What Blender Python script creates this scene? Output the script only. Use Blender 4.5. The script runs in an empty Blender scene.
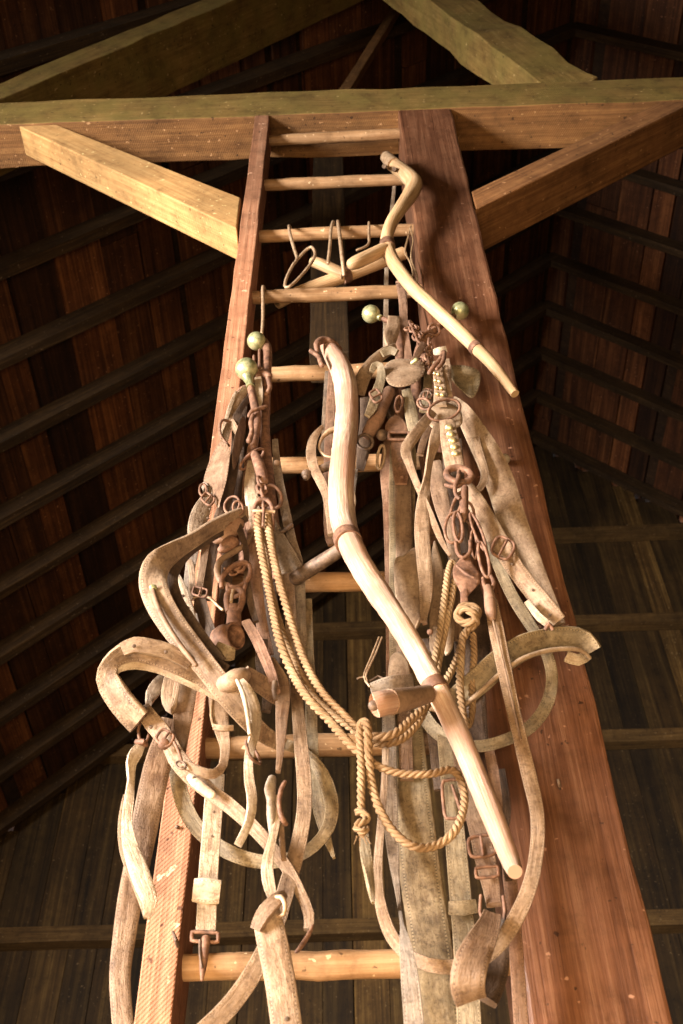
import bpy, bmesh, math, random
from mathutils import Vector, Matrix, Euler
random.seed(7)
PI = math.pi
scene = bpy.context.scene
COL = scene.collection
# ------------------------------------------------------------------ camera
FPX = 1080.0
TH = math.atan2(FPX, 922.15)
RHO = math.atan2(16.5, 922.0)
PSI = math.radians(-1.05)
DC = 1.186
HC = 1.60
Fw = Vector((math.sin(PSI)*math.cos(TH), math.cos(PSI)*math.cos(TH), math.sin(TH)))
r0 = Vector((math.cos(PSI), -math.sin(PSI), 0)); u0 = r0.cross(Fw)
Rt = r0*math.cos(RHO) - u0*math.sin(RHO)
Up = r0*math.sin(RHO) + u0*math.cos(RHO)
CAM = Vector((0, -DC, HC))
cam = bpy.data.cameras.new('camera'); camo = bpy.data.objects.new('camera', cam); COL.objects.link(camo)
M = Matrix((Rt, Up, -Fw)).transposed().to_4x4(); M.translation = CAM
camo.matrix_world = M
cam.sensor_fit = 'VERTICAL'; cam.sensor_height = 23.6; cam.lens = FPX/1024*23.6
cam.clip_start = 0.02; cam.clip_end = 200
cam.dof.use_dof = True; cam.dof.focus_distance = 1.72; cam.dof.aperture_fstop = 7.1
scene.camera = camo

def P(x, y, Y):
    """point of the barn seen at photograph pixel (x, y) in the vertical plane at depth Y"""
    d = Fw + Rt*((x-341.5)/FPX) + Up*((512-y)/FPX)
    return CAM + d*((Y+DC)/d.y)
def zd(p):
    return (p-CAM).dot(Fw)
def m_of(px, p):
    return px*zd(p)/FPX

# ------------------------------------------------------------------ materials
def newmat(name):
    m = bpy.data.materials.new(name); m.use_nodes = True
    nt = m.node_tree; nt.nodes.clear()
    out = nt.nodes.new('ShaderNodeOutputMaterial'); b = nt.nodes.new('ShaderNodeBsdfPrincipled')
    nt.links.new(b.outputs[0], out.inputs[0])
    return m, nt, b
def N(nt, typ, **kw):
    n = nt.nodes.new(typ)
    for k, v in kw.items():
        if k in n.inputs: n.inputs[k].default_value = v
        else: setattr(n, k, v)
    return n
def ramp(nt, stops, src):
    r = nt.nodes.new('ShaderNodeValToRGB'); e = r.color_ramp.elements
    while len(e) < len(stops): e.new(0.5)
    for i, (p, c) in enumerate(stops):
        e[i].position = p; e[i].color = (*c, 1) if len(c) == 3 else c
    nt.links.new(src, r.inputs[0]); return r
def mixc(nt, a, b, fac, mode='MIX'):
    m = nt.nodes.new('ShaderNodeMix'); m.data_type = 'RGBA'; m.blend_type = mode
    for s, v in ((m.inputs[0], fac), (m.inputs[6], a), (m.inputs[7], b)):
        if hasattr(v, 'links') or hasattr(v, 'is_linked'): nt.links.new(v, s)
        else: s.default_value = v if not isinstance(v, tuple) else (*v, 1)
    return m.outputs[2]
def mth(nt, op, a, b=0.0, c=None):
    m = nt.nodes.new('ShaderNodeMath'); m.operation = op
    for i, v in enumerate((a, b, c)):
        if v is None: continue
        if hasattr(v, 'is_linked'): nt.links.new(v, m.inputs[i])
        else: m.inputs[i].default_value = v
    return m.outputs[0]
def bump(nt, b, h, strength=0.5, dist=0.002):
    n = nt.nodes.new('ShaderNodeBump'); n.inputs['Strength'].default_value = strength; n.inputs['Distance'].default_value = dist
    nt.links.new(h, n.inputs['Height']); nt.links.new(n.outputs[0], b.inputs['Normal'])
def wood(name, dark, mid, light, grain=(34, 34, 1.4), rough=0.75, saw=0.0, knots=True, bstr=0.5, patch=None, axis='Z', uv=False, spec=0.3, sawang=0.5):
    """long axis of the piece is its local Z (or the UV's V)"""
    m, nt, b = newmat(name)
    tc = nt.nodes.new('ShaderNodeTexCoord')
    src = tc.outputs['UV'] if uv else tc.outputs['Object']
    oi = nt.nodes.new('ShaderNodeObjectInfo')
    at = N(nt, 'ShaderNodeAttribute', attribute_name='rnd')
    off = mth(nt, 'ADD', mth(nt, 'MULTIPLY', oi.outputs['Random'], 37.0), mth(nt, 'MULTIPLY', at.outputs['Fac'], 61.0))
    cmb = nt.nodes.new('ShaderNodeCombineXYZ'); 
    for i in range(3): nt.links.new(off, cmb.inputs[i])
    add = N(nt, 'ShaderNodeVectorMath', operation='ADD'); nt.links.new(src, add.inputs[0]); nt.links.new(cmb.outputs[0], add.inputs[1])
    mp = nt.nodes.new('ShaderNodeMapping'); mp.inputs['Scale'].default_value = grain
    nt.links.new(add.outputs[0], mp.inputs[0])
    n0 = N(nt, 'ShaderNodeTexNoise', Scale=0.6, Detail=2.0, Roughness=0.5); nt.links.new(mp.outputs[0], n0.inputs[0])
    # warp
    wv = N(nt, 'ShaderNodeVectorMath', operation='MULTIPLY_ADD'); nt.links.new(n0.outputs['Color'], wv.inputs[0])
    wv.inputs[1].default_value = (1.6, 1.6, 1.6); nt.links.new(mp.outputs[0], wv.inputs[2])
    n1 = N(nt, 'ShaderNodeTexNoise', Scale=2.2, Detail=6.0, Roughness=0.65); nt.links.new(wv.outputs[0], n1.inputs[0])
    mp2 = nt.nodes.new('ShaderNodeMapping'); mp2.inputs['Scale'].default_value = tuple(g*(9 if g > 3 else 2) for g in grain)
    nt.links.new(add.outputs[0], mp2.inputs[0])
    n2 = N(nt, 'ShaderNodeTexNoise', Scale=1.0, Detail=3.0, Roughness=0.6); nt.links.new(mp2.outputs[0], n2.inputs[0])
    f = mth(nt, 'ADD', mth(nt, 'MULTIPLY', n1.outputs[0], 0.65), mth(nt, 'MULTIPLY', n2.outputs[0], 0.35))
    c = ramp(nt, [(0.32, dark), (0.5, mid), (0.66, light)], f).outputs[0]
    # big blotches
    n3 = N(nt, 'ShaderNodeTexNoise', Scale=3.0, Detail=4.0); nt.links.new(add.outputs[0], n3.inputs[0])
    c = mixc(nt, c, ramp(nt, [(0.35, (0.55,)*3), (0.65, (1.25, 1.2, 1.15))], n3.outputs[0]).outputs[0], 0.6, 'MULTIPLY')
    if patch:
        n4 = N(nt, 'ShaderNodeTexNoise', Scale=9.0, Detail=5.0); nt.links.new(add.outputs[0], n4.inputs[0])
        c = mixc(nt, c, patch, ramp(nt, [(0.4, (0,)*3), (0.62, (0.8,)*3)], n4.outputs[0]).outputs[0])
    if not uv:
        n5 = N(nt, 'ShaderNodeTexNoise', Scale=75.0, Detail=2.0, Roughness=0.5); nt.links.new(add.outputs[0], n5.inputs[0])
        n6 = N(nt, 'ShaderNodeTexNoise', Scale=17.0, Detail=5.0, Roughness=0.75); nt.links.new(add.outputs[0], n6.inputs[0])
        c = mixc(nt, c, ramp(nt, [(0.3, (0.5, 0.46, 0.42)), (0.48, (0.95,)*3), (0.7, (1.25,)*3)], n6.outputs[0]).outputs[0], 0.8, 'MULTIPLY')
        c = mixc(nt, c, tuple(min(.8, x*1.7+0.05) for x in light), mth(nt, 'MULTIPLY', ramp(nt, [(0.69, (0,)*3), (0.73, (1,)*3)], n5.outputs[0]).outputs[0], 0.7))
        c = mixc(nt, c, tuple(x*0.3 for x in dark), mth(nt, 'MULTIPLY', ramp(nt, [(0.27, (1,)*3), (0.31, (0,)*3)], n5.outputs[0]).outputs[0], 0.8))
    vr = nt.nodes.new('ShaderNodeHueSaturation'); nt.links.new(c, vr.inputs['Color'])
    nt.links.new(mth(nt, 'MULTIPLY_ADD', at.outputs['Fac'], 1.35, 0.3) if not saw and knots == 'boards' else mth(nt, 'MULTIPLY_ADD', oi.outputs['Random'], 0.16, 0.92), vr.inputs['Value'])
    nt.links.new(vr.outputs[0], b.inputs['Base Color'])
    h = f
    if saw:
        sx = nt.nodes.new('ShaderNodeSeparateXYZ'); nt.links.new(add.outputs[0], sx.inputs[0])
        d = mth(nt, 'ADD', sx.outputs[2], mth(nt, 'MULTIPLY', mth(nt, 'ADD', sx.outputs[0], sx.outputs[1]), sawang))
        d = mth(nt, 'ADD', d, mth(nt, 'MULTIPLY', n3.outputs[0], 0.02))
        s = mth(nt, 'SINE', mth(nt, 'MULTIPLY', d, 2*PI/0.0066))
        h = mth(nt, 'ADD', f, mth(nt, 'MULTIPLY', s, saw))
        sm = ramp(nt, [(0.0, (1-saw*0.45,)*3), (0.75, (1.0,)*3), (1.0, (1+saw*0.7,)*3)], mth(nt, 'MULTIPLY_ADD', s, 0.5, 0.5)).outputs[0]
        nt.links.new(mixc(nt, vr.outputs[0], sm, 1.0, 'MULTIPLY'), b.inputs['Base Color'])
    b.inputs['Roughness'].default_value = rough
    b.inputs['Specular IOR Level'].default_value = spec
    bump(nt, b, h, bstr, 0.004)
    return m
MAT = {}
MAT['beam'] = wood('beam_wood', (0.095, 0.04, 0.013), (0.18, 0.083, 0.027), (0.27, 0.135, 0.048), saw=0.12)
MAT['beam_yellow'] = wood('yellow_beam_wood', (0.11, 0.062, 0.016), (0.2, 0.122, 0.034), (0.28, 0.185, 0.062), saw=0.10, patch=(0.17, 0.12, 0.03))
MAT['brace'] = wood('brace_wood', (0.34, 0.17, 0.06), (0.47, 0.265, 0.1), (0.57, 0.35, 0.145), saw=0.10, bstr=0.35)
MAT['brace_dark'] = wood('brace_red_wood', (0.11, 0.045, 0.015), (0.24, 0.105, 0.038), (0.36, 0.175, 0.065), saw=0.06, bstr=0.35)
MAT['rail'] = wood('rail_wood', (0.21, 0.085, 0.042), (0.34, 0.155, 0.082), (0.46, 0.24, 0.14), saw=0.09, bstr=0.7, sawang=-1.1)
MAT['post'] = wood('post_wood', (0.07, 0.026, 0.013), (0.145, 0.059, 0.029), (0.24, 0.115, 0.062), grain=(38, 38, 1.3), saw=0.0, rough=0.42, bstr=0.6, spec=0.6)
MAT['rung'] = wood('rung_wood', (0.23, 0.115, 0.05), (0.36, 0.205, 0.10), (0.49, 0.305, 0.17), grain=(30, 30, 2), rough=0.55, bstr=0.25)
MAT['snath'] = wood('snath_yellow_wood', (0.32, 0.17, 0.08), (0.50, 0.32, 0.17), (0.66, 0.47, 0.29), grain=(110, 4, 40), uv=True, rough=0.5, bstr=0.3)
MAT['snath_grey'] = wood('snath_weathered_wood', (0.24, 0.11, 0.07), (0.6, 0.41, 0.29), (0.84, 0.7, 0.55), grain=(150, 5, 46), uv=True, rough=0.7, bstr=0.8, patch=(0.36, 0.19, 0.125))
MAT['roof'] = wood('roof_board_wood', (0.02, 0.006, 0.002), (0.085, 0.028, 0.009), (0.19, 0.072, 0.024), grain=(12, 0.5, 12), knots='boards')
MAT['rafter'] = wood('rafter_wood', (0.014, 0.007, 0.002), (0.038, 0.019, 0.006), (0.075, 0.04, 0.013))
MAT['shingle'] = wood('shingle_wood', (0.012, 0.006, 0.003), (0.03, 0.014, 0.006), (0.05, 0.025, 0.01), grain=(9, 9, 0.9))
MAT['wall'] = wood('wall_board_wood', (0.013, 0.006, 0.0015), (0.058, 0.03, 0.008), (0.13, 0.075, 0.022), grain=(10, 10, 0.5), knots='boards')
MAT['girt'] = wood('girt_wood', (0.04, 0.02, 0.006), (0.085, 0.045, 0.013), (0.14, 0.08, 0.026))
MAT['floor'] = wood('dirt_floor', (0.12, 0.08, 0.05), (0.22, 0.15, 0.10), (0.32, 0.23, 0.15), grain=(3, 3, 3))

# ------------------------------------------------------------------ object helpers
def tag(o, label, cat, group=None, kind=None):
    o['label'] = label; o['category'] = cat
    if group: o['group'] = group
    if kind: o['kind'] = kind
    return o
def empty(name, loc, label, cat, group=None):
    o = bpy.data.objects.new(name, None); COL.objects.link(o); o.location = loc; o.empty_display_size = 0.05
    return tag(o, label, cat, group)
def wpos(o):
    v = Vector(o.location)
    while o.parent: o = o.parent; v += o.location
    return v
class MB:
    """collects geometry in world coordinates, then links it as one mesh object"""
    def __init__(s): s.bm = bmesh.new(); s.uv = s.bm.loops.layers.uv.new('UVMap'); s.rn = s.bm.faces.layers.float.new('rnd')
    def box(s, lo, hi, R=None, o=(0, 0, 0), rnd=0.0, jit=0.0):
        o = Vector(o); vs = []
        for k in range(8):
            v = Vector([(lo, hi)[(k >> a) & 1][a] for a in range(3)])
            if jit: v += Vector([random.uniform(-jit, jit) for _ in range(3)])
            vs.append(s.bm.verts.new((R @ v if R else v)+o))
        for q in ((0, 2, 3, 1), (4, 5, 7, 6), (0, 1, 5, 4), (2, 6, 7, 3), (0, 4, 6, 2), (1, 3, 7, 5)):
            f = s.bm.faces.new([vs[i] for i in q]); f[s.rn] = rnd
        return vs
    def loft(s, rings, closed=False, cap=True, vlen=None, ucirc=0.1):
        """rings: list of lists of points; section loops closed"""
        n = len(rings[0]); V = [[s.bm.verts.new(p) for p in r] for r in rings]
        if vlen is None:
            vlen = [0.0]
            for a, b in zip(rings, rings[1:]):
                ca = sum(a, Vector())/n; cb = sum(b, Vector())/n; vlen.append(vlen[-1]+(cb-ca).length)
        per = [0.0]
        r = rings[len(rings)//2]
        for j in range(n): per.append(per[-1]+(r[(j+1) % n]-r[j]).length)
        m = len(rings); L = m if closed else m-1
        for i in range(L):
            i2 = (i+1) % m
            va, vb = vlen[i], (vlen[i2] if i2 else vlen[-1]+0.002)
            for j in range(n):
                j2 = (j+1) % n
                f = s.bm.faces.new((V[i][j], V[i][j2], V[i2][j2], V[i2][j])); f.smooth = True
                for l, uv in zip(f.loops, ((per[j], va), (per[j+1], va), (per[j+1], vb), (per[j], vb))): l[s.uv].uv = uv
        if cap and not closed:
            s.bm.faces.new(V[0][::-1]); s.bm.faces.new(V[-1])
    def build(s, name, mat, parent=None, anchor=None, sharp=0.7, bevel=0.0, R=None, subsurf=0):
        bmesh.ops.recalc_face_normals(s.bm, faces=s.bm.faces[:])
        if anchor is None:
            if parent is not None: anchor = wpos(parent)
            else:
                anchor = Vector(s.bm.verts[0].co) if len(s.bm.verts) == 0 else sum((v.co for v in s.bm.verts), Vector())/len(s.bm.verts)
        anchor = Vector(anchor)
        T = Matrix.Translation(-anchor)
        if R is not None: T = R.inverted().to_4x4() @ T
        s.bm.transform(T)
        me = bpy.data.meshes.new(name); s.bm.to_mesh(me); s.bm.free()
        if sharp: me.set_sharp_from_angle(angle=sharp)
        o = bpy.data.objects.new(name, me); COL.objects.link(o)
        me.materials.append(MAT[mat] if isinstance(mat, str) else mat)
        if parent is not None:
            o.parent = parent; o.location = anchor-wpos(parent)
        else: o.location = anchor
        if R is not None: o.rotation_euler = R.to_euler()
        if bevel:
            md = o.modifiers.new('bevel', 'BEVEL'); md.width = bevel; md.segments = 2; md.limit_method = 'ANGLE'
        return o
def beam(name, a, b, w, d, mat, parent=None, front=(0, -1, 0), ends=None, bev=0.004, wob=0.0015, seg=None):
    """squared timber from a to b (centre line); w = width seen on the front face, d = depth behind it"""
    a = Vector(a); b = Vector(b); z = (b-a).normalized(); y = -Vector(front); y = (y-z*y.dot(z)).normalized(); x = y.cross(z)
    R = Matrix((x, y, z)).transposed(); L = (b-a).length
    mb = MB(); n = seg or max(2, int(L/0.12)); rings = []
    for i in range(n+1):
        t = i/n*L; ring = []
        for sx, sy in ((-1, -1), (1, -1), (1, 1), (-1, 1)):
            q = Vector((sx*w/2+random.uniform(-wob, wob), sy*d/2+random.uniform(-wob, wob), t))
            if ends and i in (0, n):
                q.z += ends[0 if i == 0 else 1]*sx
            ring.append(R @ q + a)
        rings.append(ring)
    mb.loft(rings)
    o = mb.build(name, mat, parent, anchor=a, R=R, bevel=bev, sharp=0.5)
    for p in o.data.polygons: p.use_smooth = False
    return o
def struct(o): o['kind'] = 'structure'; return o

# ------------------------------------------------------------------ the barn shell
RX, RZ = 1.43, 8.6         # ridge
YB, YF = 4.1, -1.9
XL, XR = -4.6, 7.46
def roofz(x): return RZ-abs(x-RX)
mb = MB(); mb.box((XL-0.3, YF-4, -0.1), (XR+0.3, YB+0.3, 0)); struct(mb.build('floor', 'floor'))
def roof(sgn, name):
    R = Matrix(((sgn*math.sqrt(.5), 0, math.sqrt(.5)), (0, 1, 0), (-math.sqrt(.5), 0, sgn*math.sqrt(.5)))) # local x: down slope, z: outward
    nrm = Vector((sgn*math.sqrt(.5), 0, math.sqrt(.5))); dn = Vector((sgn*math.sqrt(.5), 0, -math.sqrt(.5)))
    R = Matrix((dn, Vector((0, 1, 0)), nrm)).transposed()
    S = (max(abs(XL-RX), abs(XR-RX))+0.4)*math.sqrt(2)
    mb = MB(); t = 0.02
    while t < S:
        w = random.uniform(0.13, 0.24)
        r = random.random()
        # boards laid end to end along the barn
        y = YF-0.3
        while y < YB+0.1:
            L = random.uniform(2.2, 4.2); j = random.uniform(-0.004, 0.004)
            mb.box((t, y+0.004, 0.0), (t+w+j, min(y+L, YB+0.12), 0.024), R, (RX, 0, RZ), rnd=random.random(), jit=0.003); y += L
        t += w + random.choice((0.006, 0.008, 0.012, 0.05, 0.09))
    mb.box((-0.06, YF-0.3, 0.03), (S, YB+0.3, 0.06), R, (RX, 0, RZ), rnd=0)
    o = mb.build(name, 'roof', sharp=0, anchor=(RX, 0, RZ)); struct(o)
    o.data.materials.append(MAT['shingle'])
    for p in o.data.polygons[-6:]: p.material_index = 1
    # rafters under the boards
    y = 3.98; k = 0
    while y > -4.6:
        a = Vector((RX, y, RZ)) + dn*0.04 - nrm*0.055; b = Vector((RX, y, RZ)) + dn*(S-0.1) - nrm*0.055
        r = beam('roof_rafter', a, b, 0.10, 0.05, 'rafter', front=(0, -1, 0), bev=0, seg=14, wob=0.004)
        side = 'left' if sgn < 0 else 'right'
        tag(r, 'dark sloping rafter under the roof boards of the %s roof slope' % side, 'rafter', 'rafters of the %s roof slope' % side)
        y -= 0.385; k += 1
roof(-1, 'ceiling'); roof(1, 'ceiling')
def plank_wall(name, axis, c, lo, hi, top, holes=(), sill=0):
    mb = MB(); t = lo
    while t < hi:
        w = min(random.uniform(0.13, 0.27), hi-t); g = random.choice((0.003, 0.004, 0.007)); r = random.random()
        spans = [(0, top(t+w/2))]
        for (h0, h1, hz) in holes:
            if t+w > h0+0.02 and t < h1-0.02:
                spans = [(hz, top(t+w/2))]
                if hz > 3: spans.append((0, sill))
        for z0, z1 in spans:
            if z1 <= z0: continue
            if axis == 'x': vs = mb.box((t, c, z0), (t+w-g, c+0.025, z1), rnd=r)
            else: vs = mb.box((c, t, z0), (c+0.025, t+w-g, z1), rnd=r)
        t += w
    nb = len(mb.bm.faces)
    if axis == 'x' and not holes:
        t = lo
        while t < hi:
            mb.box((t, c+0.028, 0), (min(t+0.1, hi), c+0.04, min(top(t), top(t+0.1))+0.02), rnd=0); t += 0.1
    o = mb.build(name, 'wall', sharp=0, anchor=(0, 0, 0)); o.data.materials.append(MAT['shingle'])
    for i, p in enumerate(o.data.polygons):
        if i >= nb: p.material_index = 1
    return struct(o)
plank_wall('wall_back', 'x', YB, XL, XR, lambda x: roofz(x)+0.02)
DX0, DX1, DZ0, DZ = -3.6, -2.5, 1.6, 3.5        # hay door
GX0, GX1, GZ = -1.2, 0.6, 1.5                      # unseen low doorway behind the photographer, added for the fill lamp
plank_wall('wall_front', 'x', YF-0.03, XL, XR, lambda x: roofz(x)+0.02, [(DX0, DX1, DZ), (GX0, GX1, GZ)], DZ0)
plank_wall('wall_left', 'y', XL-0.03, YF, YB, lambda y: roofz(XL)+0.05)
plank_wall('wall_right', 'y', XR, YF, YB, lambda y: roofz(XR)+0.05)
# horizontal girts nailed across the back wall
for i, py in enumerate((533, 622, 739, 922, )):
    z = P(620, py, YB-0.05).z
    g = beam('wall_girt', (XL+0.05, YB-0.045, z), (XR-0.05, YB-0.045, z+0.0), 0.085, 0.08, 'girt', bev=0, seg=16, wob=0.004)
    tag(g, ['highest long girt nailed across the planked gable wall, just under the roof slope', 'second highest girt across the gable wall, right of the post near the curved strap',
            'third girt down on the gable wall, level with the lower ladder rungs', 'lowest girt in view across the gable wall, just above the bottom rung'][i], 'girt')
# beam, post, braces, ladder -------------------------------------------------
zb = P(340, 112, 0).z; zt = zb+0.19
b0 = beam('tie_beam', (-2.9, 0.068, (zb+zt)/2), (4.4, 0.068, (zb+zt)/2), zt-zb, 0.135, 'beam', wob=0.003)
b0.data.materials.append(MAT['beam_yellow'])
for p_ in b0.data.polygons:
    if p_.normal.y < -0.7: p_.material_index = 1  # front face gets a yellower wood than the other faces
tag(b0, 'heavy horizontal tie beam, yellower in front, across the top of ladder and post', 'beam')
PX0, PX1 = 0.170, 0.327
p = beam('timber_post', ((PX0+PX1)/2, 0.078, -0.02), ((PX0+PX1)/2, 0.078, zb), PX1-PX0, 0.155, 'post', wob=0.002, bev=0.006, seg=60)
tag(p, 'thick red-brown square timber post right of the ladder, carrying the tie beam', 'post')
def poly(name, pts, y0, y1, mat, label, cat, long):
    """a flat-sided board cut to an outline in the ladder plane"""
    z = Vector(long).normalized(); y = Vector((0, 1, 0)); x = y.cross(z).normalized(); R = Matrix((x, y, z)).transposed()
    mb = MB(); A = [mb.bm.verts.new((q.x, y0, q.z)) for q in pts]; B = [mb.bm.verts.new((q.x, y1, q.z)) for q in pts]
    mb.bm.faces.new(A); mb.bm.faces.new(B[::-1])
    for i in range(len(A)):
        j = (i+1) % len(A); mb.bm.faces.new((A[i], B[i], B[j], A[j]))
    o = mb.build(name, mat, R=R, bevel=0.004)
    return tag(o, label, cat)
def pz(x, y, zmax=None, Y=0.0):
    q = P(x, y, Y)
    if zmax is not None: q = q.copy(); q.z = zmax
    return q
a = P(24, 116, 0.004); b = P(61, 115, 0.004)
lb = [Vector((a.x, 0, zb-0.002)), Vector((b.x, 0, zb-0.002)), P(239, 198, 0.004), P(239, 229, 0.004)]
lb[2].x = lb[3].x = P(239, 212, 0.004).x
poly('knee_brace', lb, 0.004, 0.095, 'brace', 'pale golden knee brace from tie beam down to the ladder rail, left', 'brace', lb[3]-lb[0])
rb = [P(471, 191, 0.004), P(475, 209, 0.004), P(690, 90, 0.004), P(652, 89, 0.004)]
rb[0].x = rb[1].x = PX1+0.001; rb[2].z = rb[3].z = zb-0.002
poly('knee_brace', rb, 0.004, 0.135, 'brace_dark', 'reddish knee brace rising from the post to the tie beam, right', 'brace', rb[2]-rb[1])
# timbers above the tie beam
def strut(p1, p2, Y, w, d, mat, label):
    a = P(*p1, Y); b = P(*p2, Y); v = (b-a); a2 = a
    o = beam('roof_strut', a, b+v*0.9, w, d, mat, wob=0.003); return tag(o, label, 'strut')
def onbeam(px, Y):  # point on top of the tie beam below/above pixel px
    q = P(px, 95, Y); q.z = zt+0.005; return q
a = P(-60, 112, 0.05); b = P(205, 2, 0.05); v = b-a
o = beam('roof_strut', a-v*0.4+Vector((0, 0.13, 0)), b+v*0.8+Vector((0, 0.13, 0)), 0.12, 0.24, 'beam_yellow', wob=0.003); tag(o, 'long sloping roof timber rising behind the left end of the tie beam', 'strut')
a = P(566, 77, 0.075); a.z = zt; b = P(432, 0, 0.075); v = b-a
a = a+Vector((-0.02, 0, 0)); b = b+Vector((-0.02, 0, 0))
o = beam('roof_strut', a-v*0.03, b+v*1.4, 0.17, 0.13, 'beam_yellow', wob=0.006, ends=(0.06, 0)); tag(o, 'thick yellowish strut leaning up from the tie beam, right of the post', 'strut')
a = P(352, 82, 0.45); b = P(400, 4, 0.45); v = b-a
o = beam('roof_strut', a-v*0.25, b+v*0.8, 0.045, 0.04, 'beam'); tag(o, 'thin slanting batten behind the tie beam above the ladder', 'strut')
a = P(328, 60, 0.75); 
o = beam('hanging_post', (a.x, 0.75, P(328, 368, 0.75).z), (a.x, 0.75, roofz(a.x)-0.15), 0.13, 0.12, 'rafter', front=(0,-1,0)); tag(o, 'dark upright timber behind the tie beam, above the top of the ladder', 'post')
# ladder
lad = empty('ladder', (-0.05, 0.04, 0.0), 'tall wooden ladder of round rungs between a sawn rail and the red-brown post', 'ladder')
rt = P(256.5, 107, 0); rbm = P(134, 1020, 0)
dx = (rt.x-rbm.x)/(rt.z-rbm.z)
wr = 0.042
beam('rail', (rbm.x-dx*rbm.z+wr/2, 0.046, 0), (rt.x+wr/2-0.001, 0.046, zb-0.001), wr, 0.09, 'rail', parent=lad, seg=60, wob=0.001, bev=0.002)
import itertools
def rung(z, tilt, d=0.033):
    mb = MB(); rings = []; xa = -0.215+(4.9-z)*(-0.0065)-0.01; xb = PX0+0.012
    n = 14
    for i in range(n+1):
        t = i/n; x = xa+(xb-xa)*t; c = Vector((x, 0.045+random.uniform(-.001, .001), z+(t-0.5)*tilt+random.uniform(-.001, .001)))
        r = d/2*(1+random.uniform(-.03, .03)) * (0.93+0.07*math.sin(PI*t))
        rings.append([c+Vector((0, math.cos(k/14*2*PI)*r, math.sin(k/14*2*PI)*r)) for k in range(14)])
    mb.loft(rings)
    o = mb.build('rung', 'rung', lad, anchor=(0, 0.045, z), R=Matrix.Rotation(PI/2, 3, 'Y'), sharp=1.0)
    return o
for (py, tl) in ((137, .018), (182, .008), (233, .008), (294, .006), (372, .004), (464, -.002), (582, 0), (745, 0), (965, -0.004)):
    rung(P(340, py, 0.045).z, tl)
for z in (1.9, 1.6, 1.29, 0.98, 0.67, 0.36): rung(z, 0)
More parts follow.
